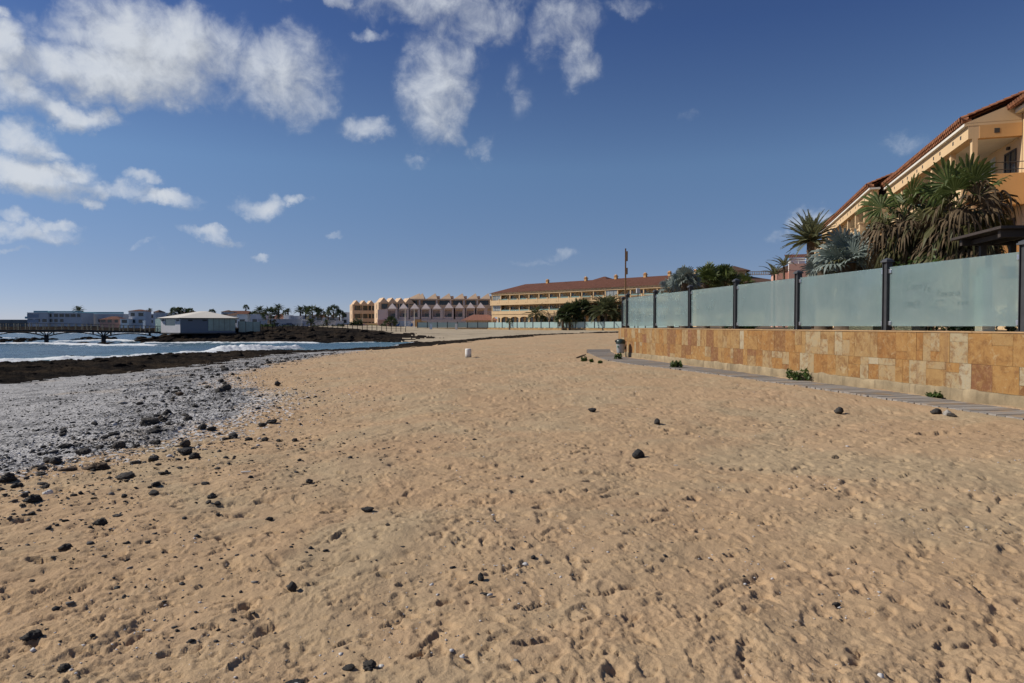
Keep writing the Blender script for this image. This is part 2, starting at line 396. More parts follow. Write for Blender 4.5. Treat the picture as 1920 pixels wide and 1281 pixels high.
# the beach wall and the boardwalk at its foot
A0 = Vector((9.45, 12.72)); WD = Vector((-.1766, .9843)); WN = Vector((-.9843, -.1766))   # along (away), outward (to the beach)
def wp(s, out=0.0, z=0.0):
    p = A0 + WD * s + WN * out; return Vector((p.x, p.y, z))
WALK_FRONT = [(-9, 1.35), (-4, 1.36), (2.6, 1.34), (6, 1.35), (10.0, 1.5), (13.0, 1.75), (15.2, 2.05), (17.5, 2.1), (20.0, 1.75), (23.4, 1.1), (27, .35), (31, -.8)]
WALK_BACK = [(-9, .30), (-4, .30), (2.6, .26), (6, .28), (10.0, .3), (13, .3), (15.2, .32), (17.5, .34), (20.0, .36), (23.4, -.2), (27, -1.1), (31, -2.3)]
WALK_POLY = [tuple(wp(*q).xy) for q in WALK_FRONT] + [tuple(wp(*q).xy) for q in WALK_BACK[::-1]]

# ------------------------------------------------------------------ terrain sheet
OY = -4.0
rs = [4.4]
while rs[-1] < 7000:
    r = rs[-1]; Yr = r + OY
    if Yr < 2.6: d = .0095
    elif Yr < 14: d = .0036 * Yr
    elif Yr < 110: d = .0075 * Yr
    elif Yr < 350: d = .012 * Yr
    else: d = .12 * Yr
    rs.append(r + d)
rs = np.array(rs); th = np.radians(np.linspace(-55, 50, 1480))
RR, TT = np.meshgrid(rs, th, indexing='ij')
TX, TY = RR * np.sin(TT), OY + RR * np.cos(TT)
nr, nc = TX.shape
TC = classes(TX, TY); ZB = zbase(TX, TY)
TZ = detail(TX, TY, TC, ZB)

# footprints trodden into the dry sand
def stamp(cx, cy, ang, L, W, depth, rim, tread, cut):
    rc = math.hypot(cx, cy - OY); tc = math.atan2(cx, cy - OY); rad = L * .9
    i0, i1 = np.searchsorted(rs, rc - rad), np.searchsorted(rs, rc + rad)
    j0, j1 = np.searchsorted(th, tc - rad / rc), np.searchsorted(th, tc + rad / rc)
    if i1 - i0 < 2 or j1 - j0 < 2: return
    sl = np.s_[i0:i1, j0:j1]
    x, y = TX[sl] - cx, TY[sl] - cy
    a = x * math.cos(ang) + y * math.sin(ang); b = -x * math.sin(ang) + y * math.cos(ang)
    a = a + .012 * pn(TX[sl] * 22, TY[sl] * 22); b = b + .012 * pn(TX[sl] * 22 + 9, TY[sl] * 22)
    wl_ = W / 2 * (1 - .22 * np.exp(-((a + .02) / .05) ** 2) + .08 * np.tanh(a * 12))
    q = np.sqrt((a / (L / 2)) ** 2 + (b / wl_) ** 2) 
    q = np.maximum(q, np.abs(a) / (L / 2) * .98)
    tilt = np.clip(.55 + .75 * (np.cos(cut) * a / (L / 2) + np.sin(cut) * b / (W / 2)), 0, 1.5) if cut is not None else 1.0
    part = sstep(np.cos(np.arctan2(b, a) - cut), -.9, .1) if cut is not None else 1.0
    d = -depth * tilt * (1 - sstep(q, .90, 1.03)) * (.9 + .15 * np.cos(a / L * 5)) + rim * np.exp(-((q - 1.16) / .15) ** 2) * part
    if tread: d = d + .0028 * np.sin(a * 2 * np.pi / .021 + 1.6 * np.abs(b) / W * 4) * (1 - sstep(q, .7, .9))
    TZ[sl] += np.where(TC[sl] == 0, d, 0)
prng = random.Random(5)
for k in range(4000):
    Yp = 2.2 + 30 * prng.random() ** 1.55
    Xp = prng.uniform(-.62 * Yp - 1.2, .80 * Yp + 1.0)
    if Xp > 8.2 - .179 * (Yp - 12.7): continue
    fresh = prng.random()
    left_less = 1 if Xp > -.5 else .75
    stamp(Xp, Yp, prng.choice([R(80), R(95), R(250), R(120), R(40)]) + prng.gauss(0, .35), prng.uniform(.20, .30), prng.uniform(.085, .125),
          (prng.uniform(.010, .021) if fresh > .70 else prng.uniform(.004, .010)) * left_less, prng.uniform(.0015, .005) * left_less, fresh > .72 and Yp < 12,
          prng.uniform(0, 6.28) if prng.random() < .85 else None)
for x0_, y0_, hd, n_ in ((-1.6, 2.4, 1.42, 34), (2.2, 2.2, 1.30, 40), (.4, 3.0, 1.75, 30), (5.2, 6.5, 2.2, 26), (-3.6, 9.0, .55, 22), (3.0, 4.2, 1.05, 9)):   # people's trails
    tx, ty, h_ = x0_, y0_, hd
    for k in range(n_):
        h_ += prng.gauss(0, .05); tx += .68 * math.cos(h_); ty += .68 * math.sin(h_); s_ = .11 if k % 2 else -.11
        if tx > 8.0 - .179 * (ty - 12.7): break
        stamp(tx - s_ * math.sin(h_), ty + s_ * math.cos(h_), h_ + s_ * .8, .285, .112, prng.uniform(.015, .026), prng.uniform(.004, .008), prng.random() < .5, prng.uniform(0, 6.28))
for k in range(42000):                                        # small kicked-up pits
    Yp = 2.0 + 52 * prng.random() ** 1.35
    Xp = prng.uniform(-.66 * Yp - 1.2, .80 * Yp + 1.0)
    if Xp > 8.2 - .179 * (Yp - 12.7): continue
    w = prng.lognormvariate(-3.75, .45) * (1 + Yp / 11)
    stamp(Xp, Yp, prng.uniform(-.6, .9), w * prng.uniform(1, 2.6), w, min(.040, w * prng.uniform(.14, .40)), w * prng.uniform(.02, .09), False, prng.uniform(0, 6.28))

near_walk = (TX > 2) & (TX < 13) & (TY < 46)
drift = .030 * fbm(TX, TY, 1.4, 3, .6, 51)
on = near_walk & inside(TX, TY, WALK_POLY)
TZ[on] = np.minimum(TZ[on], .052) + np.maximum(drift[on] - .012, 0) * 1.6
front_xy = [tuple(wp(*q).xy) for q in WALK_FRONT]
dfr = np.where(near_walk, seg_dist(TX, TY, front_xy), 9.0)
rim = near_walk & ~on & (dfr < .8)
k_ = 1 - sstep(dfr[rim], .05, .8); TZ[rim] = TZ[rim] * (1 - k_) + (.062 + .4 * drift[rim]) * k_
# sand drifted level under the boardwalk and against the wall foot
# where two kinds of ground meet, ease one into the other
for _ in range(3):
    m_ = np.zeros(TC.shape, bool)
    df = TC[1:] != TC[:-1]; m_[1:] |= df; m_[:-1] |= df
    df = TC[:, 1:] != TC[:, :-1]; m_[:, 1:] |= df; m_[:, :-1] |= df
    for __ in range(2 + _):
        e_ = m_.copy(); e_[1:] |= m_[:-1]; e_[:-1] |= m_[1:]; e_[:, 1:] |= m_[:, :-1]; e_[:, :-1] |= m_[:, 1:]; m_ = e_
    P_ = np.pad(TZ, 1, mode='edge'); av = (P_[:-2, 1:-1] + P_[2:, 1:-1] + P_[1:-1, :-2] + P_[1:-1, 2:] + P_[1:-1, 1:-1]) / 5
    TZ = np.where(m_, av, TZ)
PEBW = np.zeros_like(TX)
dc = seg_dist(TX, TY, CEDGE)
PEBW = np.where(TC == 1, 1.0, np.exp(-dc / 2.2) * .8) * 1.0
idx = np.arange(nr * nc).reshape(nr, nc)
quads = np.stack([idx[:-1, :-1], idx[:-1, 1:], idx[1:, 1:], idx[1:, :-1]], -1).reshape(-1, 4)[:, ::-1]
fc = TC.ravel()[quads[:, 0]]
VV = np.stack([TX.ravel(), TY.ravel(), TZ.ravel()], -1)
deep = (ZB.ravel()[quads[:, 0]] < -1.95)
def sheet(name, sel, mat, attrs):
    q = quads[sel]; used, inv = np.unique(q, return_inverse=True)
    return np_mesh(name, VV[used], inv.reshape(-1, 4), mat, True, {k: v.ravel()[used] for k, v in attrs.items()}, 'structure')

# sand
t = NT('dry_sand'); v = t.coord('World')
broad = t.noise(v, .35, 4, .6); med = t.noise(v, 2.4, 5, .62); grain = t.noise(v, 420, 2, .7); grit = t.noise(v, 60, 4, .7)
base = t.ramp(broad, [(.32, (.49, .338, .195)), (.68, (.545, .390, .235))])
base = t.mix(t.ramp(med, [(.42, 0.0), (.72, .55)]), base, (.44, .300, .188))
base = t.mix(t.ramp(t.noise(v, .4, 3, .6, 1.0), [(.46, 0.0), (.62, .65)]), base, (.46, .370, .235))
base = t.mix(t.ramp(t.noise(v, .22, 4, .6, .6), [(.5, 0.0), (.66, .45)]), base, (.53, .345, .205))
base = t.mix(t.ramp(grain, [(.38, .5), (.62, 0.0)]), base, (.235, .155, .095))
vor = t.node('ShaderNodeTexVoronoi'); t.l.new(v, vor.inputs['Vector']); vor.inputs['Scale'].default_value = 38
clump = t.ramp(t.noise(v, 1.1, 4, .6), [(.46, 0.0), (.64, 1.0)])
speck = t.math('MULTIPLY', t.ramp(vor.outputs['Distance'], [(.10, 1.0), (.16, 0.0)]), clump)
sepc = t.node('ShaderNodeSeparateColor'); t.l.new(vor.outputs['Color'], sepc.inputs[0])
spcol = t.ramp(sepc.outputs[0], [(.0, (.05, .05, .05)), (.45, (.10, .095, .09)), (.5, (.62, .60, .56)), (1., (.66, .62, .56))], 'CONSTANT')
base = t.mix(t.math('MULTIPLY', speck, t.ramp(sepc.outputs[1], [(.55, 0.0), (.6, .85)])), base, spcol)
pw = t.attr('pebble')
pv = t.node('ShaderNodeTexVoronoi'); t.l.new(v, pv.inputs['Vector']); pv.inputs['Scale'].default_value = 22
ps = t.node('ShaderNodeSeparateColor'); t.l.new(pv.outputs['Color'], ps.inputs[0])
pm = t.math('GREATER_THAN', t.math('MULTIPLY', t.math('SUBTRACT', pw, .12), 1.0), t.math('ADD', t.math('MULTIPLY', ps.outputs[0], .45), t.math('MULTIPLY', t.noise(v, 2.2, 4, .65), .55)))
base = t.mix(pm, base, t.ramp(ps.outputs[1], [(0., (.06, .06, .06)), (.4, (.16, .15, .15)), (.5, (.50, .49, .48)), (1., (.62, .60, .58))]))
nb = t.bump(grit, .6, .012); nb = t.bump(t.noise(v, 16, 5, .65), .42, .03, nb)
M['sand'] = t.fin(base, .95, nb, 0, .12)
sand = sheet('beach_sand', fc == 0, M['sand'], {'pebble': PEBW})
tag(sand, 'trodden golden sand covering the beach in front')

# white pebble bank
t = NT('pebble_bank'); v = t.coord('World')
pv = t.node('ShaderNodeTexVoronoi'); t.l.new(v, pv.inputs['Vector']); pv.inputs['Scale'].default_value = 24  # shade of the right-hand side put into the colour: darker, bluish
ps = t.node('ShaderNodeSeparateColor'); t.l.new(pv.outputs['Color'], ps.inputs[0])
pc = t.ramp(ps.outputs[0], [(0., (.06, .06, .062)), (.12, (.12, .12, .12)), (.22, (.30, .295, .29)), (.6, (.39, .382, .376)), (1., (.52, .51, .50))])
dark = t.ramp(t.noise(v, .75, 6, .68, .6), [(.48, 0.0), (.60, .92)])
edge = t.attr('edge')
pc = t.mix(t.math('MULTIPLY', dark, edge), pc, t.ramp(ps.outputs[1], [(.35, (.04, .04, .043)), (.75, (.11, .11, .11)), (.85, (.40, .39, .38))]))
pc = t.mix(t.ramp(t.noise(v, .3, 4, .6), [(.56, 0.0), (.7, .55)]), pc, (.40, .31, .21))
M['pebble_bank'] = t.fin(pc, .85, t.bump(pv.outputs['Distance'], .7, .03), 0, .25)
pb = sheet('pebble_beach', fc == 1, M['pebble_bank'], {'edge': np.clip(1.25 - dc / 9, .0, 1)})

# black lava rock shelf
t = NT('lava_rock'); v = t.coord('World')
n1 = t.noise(v, 1.1, 8, .68); n2 = t.noise(v, 6, 6, .7)
c = t.ramp(n1, [(.35, (.010, .010, .011)), (.55, (.024, .021, .019)), (.72, (.060, .047, .035))])
c = t.mix(t.ramp(n2, [(.55, 0.0), (.74, .5)]), c, (.075, .060, .046))
c = t.mix(t.ramp(t.noise(v, .25, 5, .65), [(.46, 0.0), (.62, .5)]), c, (.070, .052, .036))
wetz = t.node('ShaderNodeSeparateXYZ'); t.l.new(v, wetz.inputs[0])
wet = t.ramp(t.math('ADD', wetz.outputs[2], 2.0), [(.82, .0), (.98, 1.0)])
c = t.mix(wet, (.012, .012, .013), c)
M['lava'] = t.fin(c, t.math('SUBTRACT', .95, t.math('MULTIPLY', wet, .5)), t.bump(n2, 1.0, .18), 0, .0)
rk = sheet('lava_rock_shelf', (fc == 2) & ~deep, M['lava'], {})
sheet('seabed', (fc == 2) & deep, M['lava'], {})
t = NT('far_beach'); v = t.coord('World')
c = t.ramp(t.noise(v, .22, 6, .65), [(.35, (.37, .305, .215)), (.65, (.47, .39, .28))])
c = t.mix(t.ramp(t.noise(v, .9, 6, .7), [(.60, 0.0), (.70, .6)]), c, (.14, .12, .09))
mp = t.node('ShaderNodeMapping'); t.l.new(v, mp.inputs[0]); mp.inputs['Scale'].default_value = (.15, 1, 1)
c = t.mix(t.ramp(t.noise(mp.outputs[0], .35, 5, .65), [(.58, 0.0), (.66, .7)]), c, (.06, .055, .05))
M['far_beach'] = t.fin(c, .95, t.bump(t.noise(v, 3, 5, .6), .6, .08), 0, .1)
sheet('pebbly_sand', (fc == 3), M['far_beach'], {})

# ------------------------------------------------------------------ sea
srs = [24.0]
while srs[-1] < 9000:
    r = srs[-1]; srs.append(r + (.0035 * r if r < 170 else (.01 * r if r < 400 else .08 * r)))
srs = np.array(srs); sth = np.radians(np.linspace(-62, 4, 760))
SR, ST = np.meshgrid(srs, sth, indexing='ij'); SX, SY = SR * np.sin(ST), OY + SR * np.cos(ST)
depth = SEA - zbase(SX, SY)
jx = SX + fbm(SX, SY, .12, 3, .5, 21) * 2.2; jy = SY + fbm(SX, SY, .12, 3, .5, 22) * 2.2
def sp(px, py): 
    Y = F * (EYE - SEA) / (py - 611.0); return ((px - 960) / F * Y, Y)
BREAK = [([sp(*p) for p in ((-120, 690), (-30, 683), (60, 679), (150, 675))], 1.7, .22, 1.0),
         ([sp(*p) for p in ((170, 676.5), (260, 669), (340, 666), (420, 661.5), (480, 659.5))], 1.5, .28, 1.05),
         ([sp(*p) for p in ((450, 660), (520, 656.5), (575, 654.5))], 1.3, .46, 1.25),
         ([sp(*p) for p in ((290, 645), (370, 644), (480, 643.5), (570, 644.5))], 1.5, .25, .95),
         ([sp(*p) for p in ((640, 643), (720, 642), (770, 642))], 1.2, .08, .7),
         ([sp(*p) for p in ((-40, 646), (40, 644.5), (110, 645), (200, 648.5), (260, 648))], 2.0, .2, .95),
         ([sp(*p) for p in ((120, 641), (190, 638.5), (240, 640))], 2.2, .2, .9),
         ([sp(*p) for p in ((-60, 636), (0, 634), (20, 634.5))], 2.0, .2, .85),
         ([sp(*p) for p in ((-40, 626), (100, 624), (300, 626))], 9.0, .2, .55)]
wz = np.zeros_like(SX); foam = np.zeros_like(SX)
streak = fbm(SX, SY, .55, 4, .6, 23); fine = fbm(SX, SY, 1.7, 3, .6, 24)
for pts, w, hgt, amt in BREAK:
    d = seg_dist(jx, jy, pts); e = np.exp(-(d / w) ** 2)
    wz += hgt * e * (1 + .2 * fine); foam = np.maximum(foam, amt * np.exp(-(d / (w * 1.15)) ** 2) + .0)
    foam = np.maximum(foam, .45 * np.exp(-(d / (w * 3)) ** 2) * (streak > .05))
foam = np.maximum(foam, .75 * np.exp(-((depth - .06) / .12) ** 2) * (SR < 200))
foam = np.clip(foam + .22 * fine * (foam > .08) + .28 * streak * (foam > .08), 0, 1)
att = np.clip(1.2 - SR / 500, 0, 1)
wz += (.10 * fbm(SX * .8, SY * 1.5, .16, 3, .5, 25) + .05 * fbm(SX * .7, SY * 1.6, .6, 3, .5, 26)) * att
si = np.arange(SX.size).reshape(SX.shape)
sq = np.stack([si[:-1, :-1], si[:-1, 1:], si[1:, 1:], si[1:, :-1]], -1).reshape(-1, 4)[:, ::-1]
keep = (depth.ravel()[sq] > -.5).any(1) | (SR.ravel()[sq[:, 0]] > 9000)
sq = sq[keep]; used, inv = np.unique(sq, return_inverse=True)
SV = np.stack([SX.ravel(), SY.ravel(), (SEA + wz).ravel()], -1)
t = NT('sea_water'); v = t.coord('World')
fo = t.attr('foam'); sh = t.attr('shallow')
wc = t.mix(t.ramp(t.noise(v, .12, 5, .6), [(.35, 0.0), (.65, 1.0)]), (.030, .075, .105), (.055, .115, .140))
wc = t.mix(sh, wc, (.085, .165, .175))
fm = t.ramp(t.math('ADD', fo, t.math('MULTIPLY', t.math('SUBTRACT', t.noise(v, 2.3, 6, .7), .5), .8)), [(.38, 0.0), (.62, 1.0)])
c = t.mix(fm, wc, (.72, .75, .77))
mp = t.node('ShaderNodeMapping'); t.l.new(v, mp.inputs[0]); mp.inputs['Scale'].default_value = (.6, 1.5, 1)
M['sea'] = t.fin(c, t.math('ADD', t.math('MULTIPLY', fm, .5), .22), t.bump(t.noise(mp.outputs[0], 1.3, 6, .62), .9, .22), 0, .4)
np_mesh('sea', SV[used], inv.reshape(-1, 4), M['sea'], True, {'foam': foam.ravel()[used], 'shallow': np.clip(1.2 - depth.ravel()[used] / .9, 0, 1) * (SX.ravel()[used] > -70)}, 'structure')
# ------------------------------------------------------------------ retaining wall
WALL_TOP = 1.49
S0, S1 = -11.0, 22.1            # wall runs from beside the camera to its far corner
wall_rot = math.atan2(WD.y, WD.x)
def tile_mesh(mb, tones, segs, z_lo, z_hi):
    """irregular cladding: two courses of slabs, some split in two"""
    rg = random.Random(31)
    zm = z_lo + (z_hi - z_lo) * .46
    s = segs[0]
    for course in (0, 1):
        s = segs[0] - rg.random() * .3
        while s < segs[1]:
            w = rg.uniform(.24, .62); e = min(s + w, segs[1]); s_ = max(s, segs[0])
            zb, zt = (z_lo, zm) if course == 0 else (zm, z_hi)
            cuts = [(s_, e, zb, zt)]
            k = rg.random()
            if k < .28: m = zb + (zt - zb) * rg.choice([.3, .62, .7]); cuts = [(s_, e, zb, m), (s_, e, m, zt)]
            elif k < .40 and w > .4:
                m = s_ + (e - s_) * rg.uniform(.35, .6); q = zb + (zt - zb) * rg.choice([.35, .65]); cuts = [(s_, m, zb, zt), (m, e, zb, q), (m, e, q, zt)]
            for a, b, c, d in cuts:
                if b - a < .03: continue
                g = .0022; o = rg.uniform(.030, .036)
                x0, x1 = a + g, b - g
                mb.box(x0, x1, -.0, o, c + g, d - g)
                tones.extend([rg.random()] * 8)
            s = e
mb = MB(); tones = []
tile_mesh(mb, tones, (S0, S1), .305, WALL_TOP - .035)
t = NT('stone_cladding'); v = t.coord('World'); tone = t.attr('tone')
basec = t.ramp(tone, [(0., (.20, .085, .045)), (.13, (.19, .088, .036)), (.2, (.285, .135, .040)), (.48, (.33, .18, .060)), (.70, (.31, .195, .082)), (.85, (.33, .24, .13)), (.95, (.36, .30, .19)), (1., (.39, .34, .24))])
off = t.node('ShaderNodeCombineXYZ'); t.l.new(t.math('MULTIPLY', tone, 37.0), off.inputs[0]); t.l.new(t.math('MULTIPLY', tone, 91.0), off.inputs[2])
va = t.node('ShaderNodeVectorMath', operation='ADD'); t.l.new(v, va.inputs[0]); t.l.new(off.outputs[0], va.inputs[1])
vein = t.noise(va.outputs[0], 3.6, 8, .72, .5)
c = t.mix(t.ramp(vein, [(.47, 0.0), (.60, .72)]), basec, (.175, .080, .028))
c = t.mix(t.ramp(t.noise(va.outputs[0], 8.5, 7, .75, .4), [(.46, 0.0), (.62, .4)]), c, (.43, .27, .105))
c = t.mix(t.ramp(t.noise(va.outputs[0], 5.5, 6, .7, .8), [(.57, 0.0), (.70, .6)]), c, (.43, .34, .20))
c = t.mix(t.ramp(t.noise(va.outputs[0], 2.1, 4, .6, .3), [(.66, 0.0), (.72, .6)]), c, (.15, .070, .055))
c = t.mix(t.ramp(t.noise(v, 70, 3, .7), [(.3, .35), (.5, 0.0)]), c, (.20, .12, .06))
mp = t.node('ShaderNodeMapping'); t.l.new(v, mp.inputs[0]); mp.inputs['Scale'].default_value = (1.6, 1.6, .12)
c = t.mix(t.ramp(t.noise(mp.outputs[0], 1.5, 4, .6), [(.64, 0.0), (.70, .45)]), c, (.20, .11, .055))
M['cladding'] = t.fin(c, .82, t.bump(t.noise(va.outputs[0], 28, 5, .65), .3, .012), 0, .25)
M['footing'] = stained('rough_concrete', (.315, .245, .150), .4, 2.2, .92, .9, 22, .7)
M['cap'] = stained('cap_stone', (.42, .27, .14), .2, 3, .85, .3, 30, .1)
rw = empty('retaining_wall', wp(0, 0, 0), wall_rot, 'low promenade wall clad in ochre and rust stone slabs beneath the frosted glass fence', 'wall')
cl = mb.build('stone_cladding', M['cladding'], rw)
a = cl.data.attributes.new('tone', 'FLOAT', 'POINT'); a.data.foreach_set('value', np.array(tones, np.float32))
core = MB(); core.box(S0, S1, -.55, .012, -.3, WALL_TOP - .03); core.box(S0, S1 + .02, .0125, .029, .26, .3049)
P8 = wp(S1 + .0, 0); 
core.build('wall_core', M['footing'], rw)
mb = MB(); n = 420; prof = []
for i in range(n + 1):
    s_ = S0 + (S1 - S0) * i / n
    q1, q2, q3 = (float(pn(np.array([s_ * f_]), np.array([k_]))[0]) for f_, k_ in ((1.3, 3.1), (3.7, 8.2), (9., 1.7)))
    o_ = .062 + .022 * q1 + .014 * q2 + .008 * q3; h_ = .305 + .022 * q2 + .03 * q1
    prof += [(s_, o_ + .02, -.3), (s_, o_ + .012 * q3, .16), (s_, o_ - .004, h_ - .03), (s_, o_ - .02, h_), (s_, .0, h_ + .008)]
mb.add(prof, [(i * 5 + k, i * 5 + 5 + k, i * 5 + 6 + k, i * 5 + 1 + k) for i in range(n) for k in range(4)], 0, True)
mb.build('footing', M['footing'], rw)
mb = MB(); s = S0; rg = random.Random(3)
while s < S1: mb.box(s, min(s + .6, S1) - .004, -.55, .045 + rg.uniform(0, .006), WALL_TOP - .03, WALL_TOP + rg.uniform(-.002, .002)); s += .6
mb.build('wall_cap', M['cap'], rw)
mb = MB(); tn2 = []; rg = random.Random(12)
mb.box(.034, .55, 0, 3.7, -.3, WALL_TOP - .001); tn2 += [.5] * 8
for zl, zh in ((.1, .52), (.52, .95), (.95, WALL_TOP)):
    y_ = 0.0
    while y_ < 3.7:
        e_ = min(y_ + rg.uniform(.3, .6), 3.7); mb.box(0, .0335, y_ + .002, e_ - .002, zl + .002, zh - .002); tn2 += [rg.random()] * 8; y_ = e_
leg = mb.build('wall_return', M['cladding'], rw)
a = leg.data.attributes.new('tone', 'FLOAT', 'POINT'); a.data.foreach_set('value', np.array(tn2, np.float32))
leg.location = (S1, -.03, 0); leg.rotation_euler = (0, 0, math.atan2(3.52, .36) - wall_rot - math.pi / 2)

# ------------------------------------------------------------------ glass fence
M['post'] = stained('grey_painted_steel', (.048, .050, .054), .2, 6, .5, .1, 60, .1, .4)
M['post_cap'] = stained('post_cap_paint', (.085, .09, .098), .2, 6, .45, .1, 60, .1, .4)
M['steel'] = plain('brushed_steel', (.55, .56, .58), .32, .85)
t = NT('frosted_glass'); v = t.coord('World')
sm = t.noise(v, 1.6, 6, .62, .8)
mp = t.node('ShaderNodeMapping'); t.l.new(v, mp.inputs[0]); mp.inputs['Scale'].default_value = (1, 1, .12)
st = t.noise(mp.outputs[0], 8, 5, .65)
gc = t.ramp(sm, [(.3, (.325, .430, .440)), (.7, (.40, .50, .505))])
gc = t.mix(t.ramp(st, [(.5, 0.0), (.72, .35)]), gc, (.50, .57, .56))
gc = t.mix(t.ramp(t.noise(v, 3.3, 7, .7, 1.2), [(.60, 0.0), (.72, .4)]), gc, (.56, .62, .61))
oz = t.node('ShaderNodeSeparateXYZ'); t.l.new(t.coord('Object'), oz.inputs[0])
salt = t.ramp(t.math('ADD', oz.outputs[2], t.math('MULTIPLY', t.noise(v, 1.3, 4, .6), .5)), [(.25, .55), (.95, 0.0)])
gc = t.mix(salt, gc, (.53, .63, .61))  # panel colour grows paler towards its lower edge, broken up by noise
t.fin(gc, .16, None, 0, .6)
tr = t.node('ShaderNodeBsdfTransparent'); tr.inputs[0].default_value = (.80, .92, .92, 1)
rf_ = t.node('ShaderNodeBsdfRefraction'); rf_.inputs['Color'].default_value = (.80, .92, .91, 1); rf_.inputs['Roughness'].default_value = .10; rf_.inputs['IOR'].default_value = 1.25
tl = t.node('ShaderNodeBsdfTranslucent'); tl.inputs[0].default_value = (.40, .52, .52, 1)
m1 = t.node('ShaderNodeMixShader'); m1.inputs[0].default_value = .28; t.l.new(t.b.outputs[0], m1.inputs[1]); t.l.new(tl.outputs[0], m1.inputs[2])
m2 = t.node('ShaderNodeMixShader'); m2.inputs[0].default_value = .42; t.l.new(m1.outputs[0], m2.inputs[1]); t.l.new(tr.outputs[0], m2.inputs[2])
m3 = t.node('ShaderNodeMixShader'); m3.inputs[0].default_value = .24; t.l.new(m2.outputs[0], m3.inputs[1]); t.l.new(rf_.outputs[0], m3.inputs[2])
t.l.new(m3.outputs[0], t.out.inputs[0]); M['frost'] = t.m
M['wiped'] = plain('finger_wiped_glass', (.115, .175, .175), .3)
fence = empty('glass_fence', wp(0, -.12, WALL_TOP), wall_rot, 'frosted glass fence panels between dark steel posts on the stone wall', 'fence')
SP = 3.597
PH = 1.72
def post_mb():
    h = PH - .10; m = MB(); w = .075
    m.box(-w, w, -.045, .045, 0, h); m.box(-w, -w + .014, -w, -.045, 0, h); m.box(w - .014, w, -w, -.045, 0, h)
    m.box(-w, -w + .014, .045, w, 0, h); m.box(w - .014, w, .045, w, 0, h); m.box(-w - .03, w + .03, -w - .03, w + .03, 0, .012)
    return m
def cap_mb():
    m = MB(); h = PH - .10
    m.box(-.105, .105, -.105, .105, h, h + .035); m.box(-.085, .085, -.085, .085, h + .035, h + .06)
    b = .085; m.add([(-b, -b, h + .06), (b, -b, h + .06), (b, b, h + .06), (-b, b, h + .06), (0, 0, h + .105)], [(0, 1, 4), (1, 2, 4), (2, 3, 4), (3, 0, 4)])
    return m
posts = [(k * SP, 0.0) for k in range(-2, 7)]
leg_dir = Vector((.36, 3.58)).normalized()
loc2 = []
for k in (1,):
    q = wp(6 * SP, -.12).xy + leg_dir * SP * k - wp(0, -.12).xy
    loc2.append((q.dot(WD), q.dot(Vector((-WD.y, WD.x)))))
posts += loc2
post_objs = []
pm_, cm_ = None, None
for i, (sx, sy) in enumerate(posts):
    if pm_ is None:
        po = post_mb().build('fence_post', M['post'], fence); pm_ = po.data
        ca = cap_mb().build('post_cap', M['post_cap'], po); cm_ = ca.data
    else:
        po = bpy.data.objects.new('fence_post', pm_); col.objects.link(po); po.parent = fence
        ca = bpy.data.objects.new('post_cap', cm_); col.objects.link(ca); ca.parent = po
    po.location = (sx, sy, 0); post_objs.append(po)
def panel(a, b):
    a, b = Vector(a), Vector(b); L = (b - a).length; ang = math.atan2(b.y - a.y, b.x - a.x)
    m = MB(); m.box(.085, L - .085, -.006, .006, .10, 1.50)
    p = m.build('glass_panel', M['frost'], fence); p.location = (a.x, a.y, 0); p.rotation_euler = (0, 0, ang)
    for x in (.105, L - .105):
        for z in (.17, 1.40):
            c = MB().box(-.055, .055, -.034, .034, -.05, .05).build('clamp', M['steel'], p, .006); c.location = (x, 0, z)
    return p
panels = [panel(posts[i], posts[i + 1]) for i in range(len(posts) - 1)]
# finger writing in the grime: strokes in letter units
GL = {'C': [[(.9, .85), (.5, 1), (.1, .7), (.05, .3), (.4, 0), (.9, .15)]], 'o': [[(.5, .6), (.15, .45), (.15, .1), (.5, 0), (.8, .2), (.75, .5), (.5, .6)]],
 'n': [[(.1, .6), (.15, 0)], [(.15, .4), (.5, .6), (.75, .45), (.78, 0)]], 'y': [[(.1, .6), (.4, .1)], [(.85, .6), (.3, -.45)]], 'I': [[(.3, 1), (.28, 0)]],
 'R': [[(.1, 0), (.12, 1), (.6, .95), (.7, .7), (.15, .5), (.8, 0)]], 'x': [[(.1, .55), (.8, 0)], [(.8, .6), (.1, 0)]], 'a': [[(.75, .55), (.3, .6), (.1, .25), (.35, 0), (.75, .3), (.78, .55), (.85, 0)]],
 'M': [[(.05, 0), (.15, 1), (.45, .3), (.75, 1), (.9, 0)]], 'E': [[(.8, 1), (.15, 1), (.1, 0), (.8, 0)], [(.12, .5), (.6, .5)]], 'X': [[(.1, 1), (.85, 0)], [(.85, 1), (.1, 0)]],
 '<': [[(.5, -.1), (.05, .5), (.15, .85), (.4, .85), (.5, .6), (.65, .88), (.95, .8), (.95, .45), (.5, -.1)]], '_': [[(-.2, 0), (1.6, .1)]], ' ': [], 'l': [[(.3, 1), (.35, 0)]], '/': [[(.0, 0), (.8, 1)]]}
